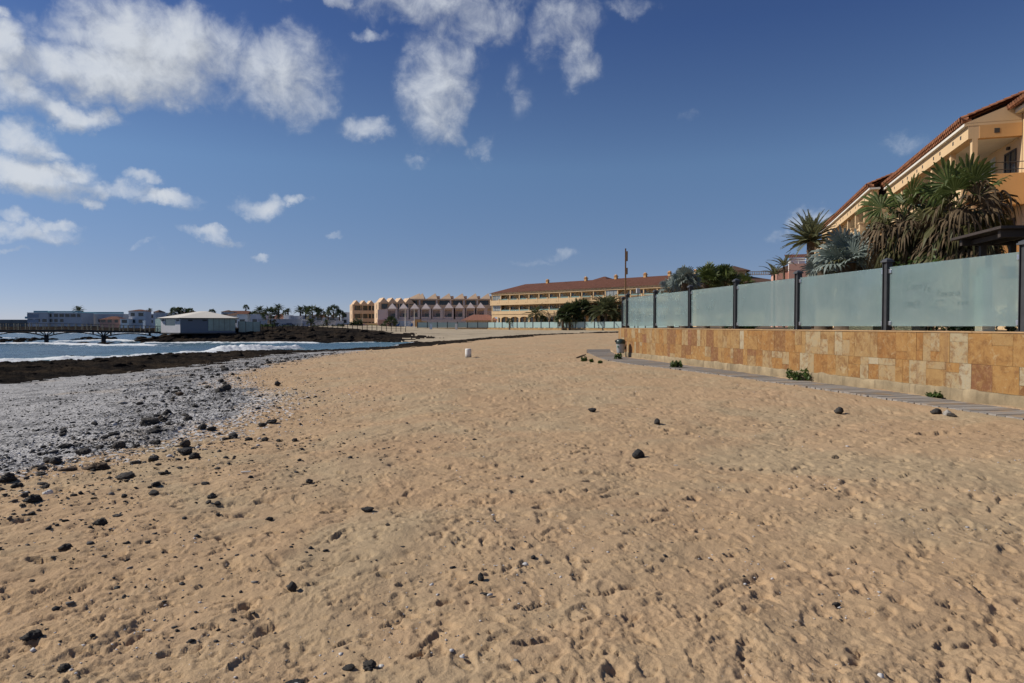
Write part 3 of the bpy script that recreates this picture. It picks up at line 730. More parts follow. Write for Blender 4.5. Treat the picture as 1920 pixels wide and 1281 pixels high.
def write(pan, items):
    rg = random.Random(9)
    for text, x, z, h, sl in items:
        for ch in text:
            m = MB()
            for st_ in GL.get(ch, []):
                pts = [Vector((x + q[0] * h * .62 + q[1] * h * sl + rg.gauss(0, h * .03), z + q[1] * h + rg.gauss(0, h * .03))) for q in st_]
                fine_ = []
                for i_ in range(len(pts) - 1):
                    for k_ in range(4): fine_.append(pts[i_].lerp(pts[i_ + 1], k_ / 4))
                fine_.append(pts[-1])
                w_ = h * .035 + .003
                for p_, q_ in zip(fine_[:-1], fine_[1:]):
                    d_ = (q_ - p_); nn = Vector((-d_.y, d_.x)).normalized() * w_ * rg.uniform(.6, 1.1)
                    m.quad((p_.x + nn.x, .0072, p_.y + nn.y), (p_.x - nn.x, .0072, p_.y - nn.y), (q_.x - nn.x, .0072, q_.y - nn.y), (q_.x + nn.x, .0072, q_.y + nn.y))
            x += h * (.72 if ch != ' ' else .4)
            m.v = [(SP - vx, vy, vz) for vx, vy, vz in m.v]     # the panel's own x runs right to left as seen from the beach
            m.build('finger_drawn_letter', M['wiped'], pan)
# panel index: posts start at k=-2 -> panel i joins k=i-2 and i-1
write(panels[2], [('Conny', .62, .93, .17, .25), ('<', 1.25, .85, .12, .1), ('Roxana', 1.52, .74, .14, .12), ('_', 1.5, .64, .2, 0), ('IMMER', .55, .52, .14, .1), ('xxx', 2.05, .54, .13, .2)])
write(panels[7], [('I', .5, .50, .36, 0), ('<', .82, .50, .36, 0), ('Conny', 1.3, .46, .34, .05)])

# ------------------------------------------------------------------ boardwalk
t = NT('weathered_planks'); v = t.coord('World'); tone = t.attr('tone')
c = t.ramp(tone, [(0., (.215, .195, .175)), (.5, (.285, .262, .24)), (1., (.355, .33, .302))])
mp = t.node('ShaderNodeMapping'); t.l.new(v, mp.inputs[0]); mp.inputs['Scale'].default_value = (2, 14, 8)
c = t.mix(t.ramp(t.noise(mp.outputs[0], 3, 6, .65), [(.45, 0.0), (.7, .55)]), c, (.12, .10, .085))
c = t.mix(t.ramp(t.noise(v, 1.7, 5, .65), [(.52, 0.0), (.64, .8)]), c, (.36, .25, .15))
M['plank'] = t.fin(c, .85, t.bump(t.noise(mp.outputs[0], 8, 4, .6), .4, .008), 0, .2)
front = [wp(*q) for q in WALK_FRONT]
back = [wp(*q) for q in WALK_BACK]
def interp(poly, u):
    i = min(int(u), len(poly) - 2); f = u - i
    p0, p1, p2, p3 = poly[max(i - 1, 0)], poly[i], poly[i + 1], poly[min(i + 2, len(poly) - 1)]
    return .5 * ((2 * p1) + (p2 - p0) * f + (2 * p0 - 5 * p1 + 4 * p2 - p3) * f * f + (3 * p1 - p0 - 3 * p2 + p3) * f ** 3)
mb = MB(); tones = []; rg = random.Random(4)
u = 0.0; prev = interp(front, 0)
us = [0.0]
while u < len(front) - 1.02:
    p = interp(front, u); step = .012
    while u < len(front) - 1.01 and (interp(front, u) - p).length < .105: u += step
    us.append(u)
for a_, b_ in zip(us[:-1], us[1:]):
    g = (b_ - a_) * .05
    j, k = rg.uniform(-.014, .014) + (.05 if rg.random() < .06 else 0), rg.uniform(-.03, .03)
    f0, f1, k0, k1 = interp(front, a_ + g), interp(front, b_ - g), interp(back, a_ + g), interp(back, b_ - g)
    def zz(p): return .088 + .008 * math.sin(p.y * .9)
    d0, d1 = (f0 - k0).normalized() * j, (f1 - k1).normalized() * j
    P = [k0 - d0 * k, f0 + d0, f1 + d1, k1 - d1 * k]; zt = zz(f0) + rg.uniform(-.004, .004)
    zs = [zt] * 4
    vs = [(p.x, p.y, zt - .045) for p in P] + [(p.x, p.y, zt) for p in P]
    mb.add(vs, [(3, 2, 1, 0), (4, 5, 6, 7), (0, 1, 5, 4), (1, 2, 6, 5), (2, 3, 7, 6), (3, 0, 4, 7)]); tones.extend([rg.random()] * 8)
bw = mb.build('boardwalk', M['plank']); bw['kind'] = 'structure'
ng = bw.data.attributes.new('tone', 'FLOAT', 'POINT'); ng.data.foreach_set('value', np.array(tones, np.float32))

# ------------------------------------------------------------------ litter bin
M['bin_green'] = plain('dark_green_plastic', (.022, .040, .034), .35, 0, .5)
M['bin_grey'] = stained('grey_plastic', (.34, .35, .35), .1, 5, .4, .05, 60, .15, .5)
bp = wp(20.9, .48, 0); zb = ground(bp.x, bp.y)
lb = empty('litter_bin', (bp.x, bp.y, .10), wall_rot, 'grey litter bin with dark green domed lid by the wall corner', 'litter bin')
MB().lathe([(.17, .17), (.185, .2), (.215, .62), (.22, .64)], 20).build('bin_body', M['bin_grey'], lb)
m = MB().lathe([(.235, .63), (.24, .66), (.24, .735), (.225, .79), (.18, .835), (.10, .86), (.0, .865)], 24)
m.build('bin_lid', M['bin_green'], lb, 0)
m = MB().box(-.05, .1, .15, .262, .70, .80); m.build('bin_opening', plain('bin_mouth_black', (.008, .008, .008), .8), lb, .012)
MB().tube([(0, -.27, -.25), (0, -.27, .6)], .025, 8).build('bin_post', M['bin_green'], lb)
MB().box(-.02, .02, -.27, -.2, .35, .5).build('bracket', M['bin_green'], lb)
MB().box(-.16, -.1, .165, .212, .45, .52).build('sticker', plain('green_sticker', (.05, .2, .12), .5), lb)

# ------------------------------------------------------------------ mast, floodlight
M['rust_steel'] = stained('rusted_mast_paint', (.23, .14, .075), .3, 3, .6, .2, 30, .3)
p = at(1172.5, 611, 62)
mast = empty('antenna_mast', (p.x, p.y, 0), 0, 'thin brown mast with two box antennas rising behind the fence corner', 'mast')
MB().tube([(0, 0, 0), (0, 0, 8.6)], [.085, .06], 10).build('pole', M['rust_steel'], mast)
for z0, z1 in ((7.45, 8.35), (6.25, 6.85)):
    MB().box(.05, .19, -.09, .09, z0, z1).build('antenna', M['rust_steel'], mast, .02)
p = wp(5.75 * SP, -.32, 0)
fl = empty('floodlight', (p.x, p.y, WALL_TOP - .02), 0, 'small white floodlight on a bracket behind the farthest wide glass panel', 'lamp')
MB().tube([(0, 0, 0), (0, 0, 1.72)], .022, 8).build('stem', M['post'], fl)
MB().box(-.09, .09, -.07, .07, 1.70, 1.94).build('lamp_head', plain('white_lamp', (.6, .6, .58), .4), fl, .02)

# ------------------------------------------------------------------ white marker stump on the sand
x, y, z = hit(878, 672)
t = NT('whitewashed_concrete'); v = t.coord('Object'); sz = t.node('ShaderNodeSeparateXYZ'); t.l.new(v, sz.inputs[0])
c = t.mix(t.ramp(t.math('ADD', sz.outputs[2], t.math('MULTIPLY', t.noise(v, 9, 5, .7), .25)), [(.16, .8), (.34, 0.0)]), (.72, .71, .68), (.23, .20, .16))
mk = MB().lathe([(.155, -.1), (.155, .12), (.153, .40), (.145, .435), (.12, .45), (.0, .455)], 18).build('marker_stump', t.fin(c, .8, t.bump(t.noise(v, 25, 4, .6), .3, .01)))
mk.location = (x, y, z); tag(mk, 'short white concrete stump standing alone on the sand', 'marker')

# ------------------------------------------------------------------ foliage
def leaf_mat(name, c, c2, rough=.5, trans=.25, scale=3):
    t = NT(name); v = t.coord('World'); rnd = t.attr('lt')
    k = t.mix(t.ramp(t.noise(v, scale, 3, .6), [(.3, 0.0), (.7, 1.0)]), c, c2)
    k = t.mix(t.math('MULTIPLY', rnd, .5), k, tuple(x * .45 for x in c))
    t.fin(k, rough, None, 0, .35)
    tl = t.node('ShaderNodeBsdfTranslucent'); t.l.new(k, tl.inputs[0])
    m1 = t.node('ShaderNodeMixShader'); m1.inputs[0].default_value = trans; t.l.new(t.b.outputs[0], m1.inputs[1]); t.l.new(tl.outputs[0], m1.inputs[2]); t.l.new(m1.outputs[0], t.out.inputs[0])
    return t.m
M['fan_green'] = leaf_mat('fan_palm_green', (.080, .115, .028), (.135, .165, .050))
M['fan_dry'] = leaf_mat('dead_palm_leaf', (.085, .058, .032), (.20, .138, .075), .8, .15)
M['fan_olive'] = leaf_mat('yellowing_palm_leaf', (.075, .080, .022), (.145, .125, .045), .6, .2)
M['silver'] = leaf_mat('silver_palm_leaf', (.20, .25, .225), (.29, .335, .30), .5, .12)
M['date_green'] = leaf_mat('date_palm_green', (.085, .105, .045), (.14, .15, .07))
M['date_pale'] = leaf_mat('date_palm_pale_green', (.18, .195, .10), (.26, .265, .14))
M['dark_leaf'] = leaf_mat('dark_leaf', (.040, .062, .022), (.075, .095, .035))
M['hedge'] = leaf_mat('hedge_leaf', (.055, .105, .022), (.105, .150, .035))
M['weed'] = leaf_mat('beach_weed', (.060, .110, .022), (.115, .150, .040))
M['trunk'] = stained('palm_trunk', (.13, .095, .065), .35, 5, .9, .8, 18, .2)

def fan_leaf(mb, org, dirv, pl, rad, nseg=18, spread=2.4, droop=.5, rg=random, mi=0, up=None, w=1.0):
    """a palmate leaf: petiole then a pleated fan of tapering segments"""
    d = Vector(dirv).normalized(); up = Vector(up or (0, 0, 1))
    side = d.cross(up); side = side.normalized() if side.length > 1e-3 else Vector((1, 0, 0)); nrm = side.cross(d)
    ro = rg.gauss(0, .75); side, nrm = side * math.cos(ro) + nrm * math.sin(ro), nrm * math.cos(ro) - side * math.sin(ro)
    hub = Vector(org) + d * pl - Vector((0, 0, 1)) * pl * .12
    mid = Vector(org) + d * pl * .5 + Vector((0, 0, pl * .03))
    mb.tube([org, mid, hub], [.022, .018, .013], 4, mi, False)
    for i in range(nseg):
        a = -spread + 2 * spread * i / (nseg - 1) + rg.gauss(0, .03)
        ln = rad * (1 - .25 * abs(a) / spread) * rg.uniform(.85, 1.08)
        sd = d * math.cos(a) + side * math.sin(a); sp_ = -d * math.sin(a) + side * math.cos(a)
        wd = ln * spread / nseg * 1.05 * w
        dz = Vector((0, 0, -1)) * ln * droop * rg.uniform(.5, 1.3)
        c1 = hub + sd * ln * .55 + nrm * ln * .04 - Vector((0, 0, 1)) * 0; c2 = hub + sd * ln * .85 + dz * .35; tip = hub + sd * ln * 1.0 + dz
        l1, r1 = c1 + sp_ * wd * .55 - nrm * wd * .22, c1 - sp_ * wd * .55 - nrm * wd * .22
        l2, r2 = c2 + sp_ * wd * .42, c2 - sp_ * wd * .42
        mb.add([hub, l1, c1, r1, l2, c2, r2, tip], [(0, 1, 2), (0, 2, 3), (1, 4, 5, 2), (2, 5, 6, 3), (4, 7, 5), (5, 7, 6)], mi)
def frond(mb, org, az_, el_, L, nl=26, droop=.9, lw=.035, ll=.35, rg=random, mi=0):
    """a feather leaf: arching rachis with two rows of leaflets"""
    h = Vector((math.cos(az_), math.sin(az_), 0)); pts = []
    for i in range(nl + 1):
        s = i / nl; e = el_ - droop * s ** 1.4
        pts.append((Vector(org) if i == 0 else pts[-1] + (h * math.cos(e) + Vector((0, 0, 1)) * math.sin(e)) * L / nl))
    mb.tube(pts[::max(1, nl // 6)], [.02 * L / 2] * len(pts[::max(1, nl // 6)]), 4, mi, False)
    side = h.cross(Vector((0, 0, 1)))
    for i in range(2, nl + 1):
        s = i / nl; t_ = (pts[i] - pts[i - 1]).normalized(); upv = side.cross(t_)
        l_ = ll * L * (math.sin(min(1, s * 1.15 + .12) * math.pi) ** .6 * .8 + .2) * rg.uniform(.85, 1.1)
        for sg in (-1, 1):
            dv = (side * sg * .75 + t_ * .75 + upv * .28).normalized(); tip = pts[i] + dv * l_ - Vector((0, 0, 1)) * l_ * .22
            wv = t_ * lw * L * .5; md = pts[i] + dv * l_ * .5
            mb.add([pts[i] - wv * .5, pts[i] + wv * .5, md + wv, tip, md - wv], [(0, 1, 2, 3, 4)], mi)
def lt_attr(o, rg=None, per=7):
    n = len(o.data.vertices); a = o.data.attributes.new('lt', 'FLOAT', 'POINT')
    r = np.random.default_rng(len(o.name) + n).random(n // per + 1); a.data.foreach_set('value', np.repeat(r, per)[:n].astype(np.float32)); return o
def fan_palm(name, loc, trunk_h, rad, label, cat='palm tree', nleaf=26, ndead=26, seed=1, mat='fan_green', group=None, petiole=.8, dead_len=1.0, trunk_r=.2, lean=0.0, lowest=-.25):
    rg = random.Random(seed); root = empty(name, loc, rg.uniform(0, 6), label, cat, group)
    top = Vector((lean, 0, trunk_h))
    if trunk_h > .15:
        m = MB(); n = 9; m.tube([(lean * (i / n) ** 2, 0, trunk_h * i / n - (.3 if i == 0 else 0)) for i in range(n + 1)], [trunk_r * (1.35 - .45 * i / n) * (1 + .06 * (i % 2)) for i in range(n + 1)], 10)
        m.build('trunk', M['trunk'], root)
    m = MB()
    for i in range(nleaf):
        e = math.asin(lowest + (1 - lowest) * ((i + .5) / nleaf) ** .85) ; a = i * 2.399 + rg.uniform(-.2, .2)
        d = Vector((math.cos(a) * math.cos(e), math.sin(a) * math.cos(e), math.sin(e)))
        fan_leaf(m, top + Vector((0, 0, .1 * e)), d, rad * petiole * rg.uniform(.8, 1.1), rad * .62 * rg.uniform(.85, 1.1), 18, rg.uniform(1.9, 2.5), rg.uniform(.1, .45) * (1.2 - e * .5), rg)
    lt_attr(m.build('crown', M[mat], root), per=8)
    if ndead:
        m = MB(); ol = MB()
        for i in range(ndead):
            a = i * 2.399; f_ = i / ndead; e = (.45 - 1.75 * f_ ** .8) + rg.gauss(0, .16)
            d = Vector((math.cos(a) * math.cos(e), math.sin(a) * math.cos(e), math.sin(e)))
            fan_leaf(ol if (i % 5 in (1, 3) and f_ < .7) else m, top + Vector((0, 0, -(f_ ** 1.3) * rg.uniform(.5, 1.0) * dead_len)), d, rad * petiole * rg.uniform(.45, .95) * (1.1 - .45 * f_), rad * .56 * rg.uniform(.7, 1.15), 13, rg.uniform(.7, 1.9), rg.uniform(.3, 1.0), rg, w=.95)
        lt_attr(m.build('dead_leaves', M['fan_dry'], root), per=8)
        if ol.v: lt_attr(ol.build('yellowing_leaves', M['fan_olive'], root), per=8)
    return root
def date_palm(name, loc, trunk_h, L, label, cat='palm tree', nf=34, nl=26, seed=1, mat='date_green', group=None, trunk_r=.25, lo=-.5, ll=.30, droop=(.7, 1.25)):
    rg = random.Random(seed); root = empty(name, loc, rg.uniform(0, 6), label, cat, group)
    if trunk_h > .1:
        m = MB(); n = 7; m.tube([(0, 0, trunk_h * i / n - (.4 if i == 0 else 0)) for i in range(n + 1)], [trunk_r * (1.2 - .3 * i / n) * (1 + .08 * (i % 2)) for i in range(n + 1)], 9)
        m.build('trunk', M['trunk'], root)
    m = MB()
    for i in range(nf):
        f = (i + .5) / nf; e = lo + (1.45 - lo) * f ** .9
        frond(m, (0, 0, trunk_h), i * 2.399 + rg.uniform(-.2, .2), e, L * rg.uniform(.85, 1.05), nl, rg.uniform(*droop), .035 * 26 / nl, ll, rg)
    lt_attr(m.build('crown', M[mat], root), per=5)
    return root
def bush(name, loc, size, label, mat='hedge', n=900, leaf=.06, seed=1, cat='bush', group=None, stems=True):
    rg = random.Random(seed); sx, sy, sz = size; root = empty(name, loc, 0, label, cat, group)
    cl_ = [Vector((rg.uniform(-.8, .8) * sx, rg.uniform(-.8, .8) * sy, rg.uniform(.25, .85) * sz)) for _ in range(14)]
    m = MB()
    for i in range(n):
        c = rg.choice(cl_); r = .36 * min(sx, sy, sz) + .12 * sz
        p = c + Vector((rg.gauss(0, 1) * r * sx / max(sy, .1) ** .0 * .7, rg.gauss(0, 1) * r * .7, rg.gauss(0, 1) * r * .55))
        p.z = max(.0, p.z); p.x = max(-sx, min(sx, p.x))
        d = Vector((rg.gauss(0, 1), rg.gauss(0, 1), rg.gauss(.5, .8))).normalized(); s = d.cross(Vector((rg.gauss(0, 1), rg.gauss(0, 1), rg.gauss(0, 1)))).normalized()
        l = leaf * rg.uniform(.6, 1.4)
        m.add([p - d * l, p + s * l * .45, p + d * l, p - s * l * .45], [(0, 1, 2, 3)])
    lt_attr(m.build('foliage', M[mat], root), per=4)
    if stems:
        m = MB()
        for c in cl_[:9]: m.tube([(c.x * .2, c.y * .2, -.05), (c.x * .6, c.y * .6, c.z * .6), tuple(c)], [.02 * sz + .006, .012 * sz + .004, .004], 5)
        m.build('stems', M['trunk'], root)
    return root

# weeds in the sand along the boardwalk
def weed(px, py, wpx, hpx, label, seed):
    x, y, z = hit(px, py); k = y / F
    bush('beach_weed', (x, y, z), (wpx * k / 2.5, wpx * k / 3.6, hpx * k * .8), label, 'weed', 420, .035 + .0006 * y, seed, 'weed', 'weeds along the boardwalk', True)
weed(1497, 713, 52, 22, 'largest green weed clump growing against the wall foot', 1)
weed(1755, 747, 36, 15, 'low dark green weed between boardwalk and wall, nearest the camera', 2)
weed(1269, 690, 30, 15, 'bright green weed tuft at the wall foot beside the boardwalk', 3)
weed(1158, 674, 22, 11, 'small weed tuft just below the litter bin', 4)
weed(1095, 677, 14, 8, 'tiny weed at the outer bend of the boardwalk, beside driftwood', 5)
weed(1109, 680, 9, 5, 'tiny weed on the outer edge of the boardwalk, second from its bend', 6)
weed(1126, 683, 10, 4, 'flat weed sprig on the boardwalk edge, third from its bend', 7)
x, y, z = hit(1090, 672)
m = MB(); m.tube([(-.25, -.05, .0), (0, 0, .08), (.22, .08, .16)], [.03, .05, .03], 7); o = m.build('driftwood', M['trunk']); o.location = (x, y, z); tag(o, 'short grey-brown driftwood stick at the bend of the boardwalk', 'driftwood')

# ------------------------------------------------------------------ garden behind the fence
M['soil'] = stained('garden_soil', (.12, .09, .06), .3, 1, .95, .6, 20, .1)
def gp(s, inn): p = A0 + WD * s - WN * inn; return (p.x, p.y)
poly = [gp(-14, .5), gp(S1, .6), (6.4, 38.1), (12, 60), (42, 160), (140, 160), (140, -10)]
g = MB().prism(poly, .9, 1.42).build('garden_ground', M['soil']); g['kind'] = 'structure'

def palm_at(px, py, Y): p = at(px, py, Y); return p
p = palm_at(1800, 392, 20.5); fan_palm('fan_palm', (p.x, p.y, 1.35), p.z - 1.35, 1.5, 'tall fan palm with brown dead skirt nearest the hotel corner', seed=3, nleaf=8, ndead=115, dead_len=2.3, trunk_r=.24, lowest=.38, petiole=.62)
p = palm_at(1695, 412, 22); fan_palm('fan_palm', (p.x, p.y, 1.35), p.z - 1.35, 1.3, 'shaggy fan palm with dead skirt left of the tall hotel-corner palm', seed=8, nleaf=8, ndead=115, dead_len=2.4, trunk_r=.24, lowest=.2, petiole=.62)
p = palm_at(1738, 425, 23.5); fan_palm('fan_palm', (p.x, p.y, 1.35), p.z - 1.35, 1.15, 'ragged mostly dead fan palm wedged between the two shaggy palms', seed=15, nleaf=4, ndead=80, dead_len=2.2, trunk_r=.2, lowest=.3, petiole=.65)
p = palm_at(1588, 494, 25); fan_palm('silver_palm', (p.x, p.y, 1.35), max(.2, p.z - 1.35), 1.38, 'large silver-blue fan palm right in front of the hotel balustrade', 'palm tree', 20, 6, 21, 'silver', None, .42, .6, .3, 0, -.15)
p = palm_at(1545, 506, 27); fan_palm('silver_palm', (p.x, p.y, 1.35), max(.2, p.z - 1.35), 1.0, 'smaller silver-blue fan palm at the foot of the large silver one', 'palm tree', 14, 0, 22, 'silver', None, .42, .6, .25, 0, -.3)
p = palm_at(1631, 500, 26); fan_palm('silver_palm', (p.x, p.y, 1.35), max(.2, p.z - 1.35), .75, 'silver palm with dry tips between the big silver palm and shaggy palms', 'palm tree', 18, 10, 23, 'silver', None, .55, .6, .25, 0, -.3)
p = palm_at(1520, 452, 50); date_palm('date_palm', (p.x, p.y, 1.3), p.z - 1.3, 2.5, 'feathery date palm rising left of the near hotel against the sky', nf=56, nl=44, seed=5, lo=-.25, trunk_r=.28, ll=.2, mat='date_pale', droop=(.35, .75))
p = palm_at(1452, 516, 60); date_palm('date_palm', (p.x, p.y, 1.3), p.z - 1.3, 1.6, 'small sparse yellowish palm in front of the pink terrace', nf=13, nl=30, seed=6, lo=0.3, trunk_r=.10, ll=.2, mat='date_pale')
p = palm_at(1470, 500, 58); date_palm('date_palm', (p.x, p.y, 1.3), p.z - 1.3, 1.5, 'small upright palm leaning on the pink terrace corner', nf=13, nl=30, seed=7, lo=0.4, trunk_r=.10, ll=.2, mat='date_pale')
p = palm_at(1284, 531, 42); fan_palm('silver_palm', (p.x, p.y, 1.3), p.z - 1.3, .95, 'grey-green fan palm with spiky leaves left of the dark green palms', 'palm tree', 34, 8, 31, 'silver', None, .6, .6, .2, 0, -.2)
p = palm_at(1258, 540, 43); fan_palm('silver_palm', (p.x, p.y, 1.3), p.z - 1.3, .7, 'smallest grey fan palm at the left foot of the spiky one', 'palm tree', 18, 4, 32, 'silver', None, .6, .6, .15, 0, -.2)
p = palm_at(1324, 530, 45); fan_palm('fan_palm', (p.x, p.y, 1.3), p.z - 1.3, 1.05, 'dark green fan palm, left one of the pair before the terracotta roof', seed=41, nleaf=34, ndead=12, trunk_r=.2, lowest=-.2, petiole=.7)
p = palm_at(1358, 527, 46); fan_palm('fan_palm', (p.x, p.y, 1.3), p.z - 1.3, 1.0, 'dark green fan palm, right one of the pair before the tower roof', seed=42, nleaf=34, ndead=12, trunk_r=.2, lowest=-.2, petiole=.7)
p = palm_at(1393, 536, 47); fan_palm('fan_palm', (p.x, p.y, 1.3), max(.4, p.z - 1.3), .8, 'low brownish fan palm at the right foot of the dark green pair', seed=43, nleaf=12, ndead=14, trunk_r=.15, lowest=-.2, petiole=.7)
p = palm_at(1735, 500, 17.5); bush('clipped_hedge', (p.x, p.y, 1.4), (.85, .7, 1.7), 'green leafy hedge behind the glass beside the dark pergola', 'hedge', 5200, .05, 3, 'hedge')
p = palm_at(1700, 515, 18.5); bush('clipped_hedge', (p.x, p.y, 1.4), (.7, .6, 1.45), 'green hedge below the shaggy fan palms', 'hedge', 3600, .05, 4, 'hedge')
gx, gy = gp(1.7, 1.3); bush('planting_strip', (gx, gy, 1.4), (.5, 1.7, .5), 'low dark planting behind the foot of the nearest glass panel', 'dark_leaf', 2200, .05, 5, 'plants')
gx, gy = gp(12.6, 1.3); bush('planting_strip', (gx, gy, 1.4), (.5, 1.6, .45), 'low bright green planting behind the foot of the middle glass panel', 'hedge', 1800, .05, 6, 'plants')

# dark timber pergola
M['timber'] = stained('dark_timber', (.055, .043, .036), .25, 4, .7, .3, 40, .1)
M['cream'] = stained('cream_render', (.60, .46, .29), .08, 1.5, .85, .15, 40, .06)
pg = empty('pergola', (10.1, 15.2, 1.28), R(-8), 'dark timber pergola with cream pillar behind the nearest glass panel', 'pergola')
m = MB(); m.box(-.1, 4.6, .0, .10, 2.10, 2.24); m.box(-.1, 4.6, -1.5, -1.4, 2.10, 2.24)
for i in range(11): m.box(.1 + i * .42, .16 + i * .42, -1.40, .0, 2.12, 2.22)
m.build('roof_beams', M['timber'], pg)
MB().box(-.2, 4.8, -1.7, .3, 2.245, 2.30).build('roof_boards', M['timber'], pg)
for x_, y_ in ((.35, .05), (.95, .05), (3.2, .05), (3.2, -1.45)): MB().box(x_ - .06, x_ + .06, y_ - .045, y_ + .045, 0, 2.099).build('post', M['timber'], pg)
MB().box(1.25, 4.4, -.0, .06, 1.35, 1.62).build('cross_board', M['timber'], pg)
M['pillar'] = stained('pale_cream_render', (.80, .70, .52), .05, 2, .85, .1, 40, .04)
p = at(1847, 600, 13.9)
pl = empty('garden_pillar', (p.x, p.y, 1.4), R(-4), 'cream square pillar with stepped capital showing through the frosted glass', 'pillar')
MB().box(-.125, .125, -.125, .125, 0, 1.14).build('shaft', M['pillar'], pl)
MB().box(-.15, .15, -.15, .15, 1.14, 1.22).build('capital', M['pillar'], pl)
MB().box(-.03, .15, -.14, .14, 1.22, 1.38).build('capital_step', M['pillar'], pl)
# low cream planters glimpsed under the glass
for i, (s_, w_, lb_) in enumerate(((6.2, .5, 'cream planter box behind the second glass panel from the right'), (9.4, .35, 'cream planter box behind the third glass panel from the right'), (4.6, .3, 'small cream planter box close to the second post from the right'))):
    gx, gy = gp(s_, 1.6); b = empty('planter_box', (gx, gy, 1.4), wall_rot, lb_, 'planter', 'planter boxes behind the fence')
    MB().box(-w_, w_, -.2, .2, 0, .34).build('tub', M['cream'], b, .01); MB().box(-w_ + .03, w_ - .03, -.17, .17, .341, .35).build('soil', M['soil'], b)
# ------------------------------------------------------------------ stones
t = NT('volcanic_stone'); v = t.coord('Object'); oi = t.node('ShaderNodeObjectInfo').outputs['Random']
c = t.ramp(t.noise(v, 2.4, 6, .65), [(.35, (.018, .019, .021)), (.65, (.048, .048, .050))])
c = t.mix(t.math('MULTIPLY', oi, .75), c, (.085, .072, .058))
c = t.mix(t.ramp(t.noise(v, 1.3, 5, .7), [(.5, 0.0), (.68, .5)]), c, (.13, .105, .078))
c = t.mix(t.ramp(t.noise(v, 9, 4, .7), [(.6, 0.0), (.7, .5)]), c, (.12, .11, .10))
M['stone'] = t.fin(c, .75, t.bump(t.noise(v, 10, 5, .7), .6, .06), 0, .3)
M['stone_brown'] = plain('brown_stone', (.075, .048, .028), .85, var=.4, scale=9)
M['stone_grey'] = plain('pale_grey_stone', (.30, .28, .25), .85, var=.35, scale=9)
M['stone_white'] = plain('white_stone', (.60, .58, .54), .8, var=.15, scale=20)
def stone_mesh(seed, smooth_=True, elong=1.0, rough_=.3, peak=0):
    bm = bmesh.new(); bmesh.ops.create_icosphere(bm, subdivisions=4, radius=1.0)
    rg = random.Random(seed); planes = [(Vector((rg.gauss(0, 1), rg.gauss(0, 1), rg.gauss(0, .8))).normalized(), rg.uniform(.55, .9)) for _ in range(9)]
    co = np.array([v_.co for v_ in bm.verts]); 
    n1 = fbm(co[:, 0] * 1.1 + co[:, 2] * .7 + seed * 3.1, co[:, 1] * 1.1 - co[:, 2] * .6 + seed, 1.2, 2, .5, seed)
    n2 = fbm(co[:, 0] + co[:, 2] * .9 + seed, co[:, 1] - co[:, 2] * .8, 4.5, 3, .6, seed + 5)
    for i, v_ in enumerate(bm.verts):
        p = v_.co.copy()
        for nn, d in planes:
            k = p.dot(nn) - d
            if k > 0: p -= nn * k * .75
        p *= 1 + rough_ * float(n1[i]) * .5 + rough_ * .35 * float(n2[i])
        p.x *= elong; p.z *= .72
        if peak: p.z *= 1 + peak * max(0, 1 - math.hypot(p.x - .15, p.y) * 1.2)
        v_.co = p
    me = bpy.data.meshes.new('stone'); bm.to_mesh(me); bm.free()
    me.polygons.foreach_set('use_smooth', [smooth_] * len(me.polygons)); me.materials.append(M['stone']); return me
ELONG = [1.0, 1.25, 1.4, .95, 1.6, 1.15, 1.3]
STONES = [stone_mesh(s, True, e, r_, pk) for s, e, r_, pk in ((1, 1.0, .22, .75), (2, 1.25, .5, 0), (3, 1.4, .6, 0), (4, .95, .3, .1), (5, 1.6, .5, 0), (6, 1.15, .7, .1), (7, 1.3, .35, 0))]
COL = {}
def coloured(k, mname):
    if (k, mname) not in COL:
        me = STONES[k].copy(); me.materials.clear(); me.materials.append(M[mname]); COL[(k, mname)] = me
    return COL[(k, mname)]
def stone(px, py, wpx, label, k=None, rot=None, mat=None, zs=1.0, sink=.3, group=None):
    x, y, z = hit(px, py); s = wpx * math.hypot(x, y) / F / 2.15
    if k is None: k = int(abs(px * 7 + py * 3)) % 7
    s /= ELONG[k] ** .8
    me = coloured(k, mat) if mat else STONES[k]
    o = bpy.data.objects.new('stone', me); col.objects.link(o)
    o.location = (x, y, z + s * .72 * zs * (1 - sink) - .004); o.scale = (s, s, s * zs); o.rotation_euler = (0, 0, rot if rot is not None else (px * 1.7 + py) % 6.28)
    return tag(o, label, 'stone', group)
stone(1197, 856, 25, 'black pointed stone on open sand in the middle of the beach', 0, .3, None, .85, .15)
stone(1232, 801, 16, 'dark rounded stone on the sand, behind the pointed black stone', 0, 1.2, None, .85, .15)
stone(1573, 774, 17, 'dark round stone on the sand between wall and open beach', 3, .4, None, 1.05, .15)
stone(1755, 774, 18, 'blackish stone beside the boardwalk, left of a touching brown-grey pair', 3, .2, None, .8, .2)
stone(1776, 777, 15, 'left stone of the touching pair near the boardwalk edge', 0, 2.0, 'stone_grey', .8, .2)
stone(1784, 779, 16, 'right brownish-black stone of the touching pair near the boardwalk edge', 6, 2.0, None, .8, .2)
stone(1111, 775, 16, 'grey stone lying on sand left of a tiny dark pebble, mid beach', 1, 0)
stone(690, 957, 24, 'flat dark stone alone on the sand left of centre', 1, .3, None, .75)
stone(580, 901, 13, 'small round dark stone on bare sand near the pebble bank', 3)
stone(727, 996, 11, 'small dark stone just below the flat one left of centre', 6)
stone(548, 1112, 18, 'dark egg-shaped stone in the lower left sand', 0, .6, None, 1.1, .15)
stone(901, 1097, 17, 'dark upright wedge stone in the lower centre sand', 0, 1.9, None, 1.1, .15)
stone(62, 1196, 30, 'shiny black rough stone near the bottom left corner', 5, .2, None, .85)
stone(120, 1248, 22, 'dark stone half sunk in a scrape at the bottom left', 5, 1.1, None, .7)
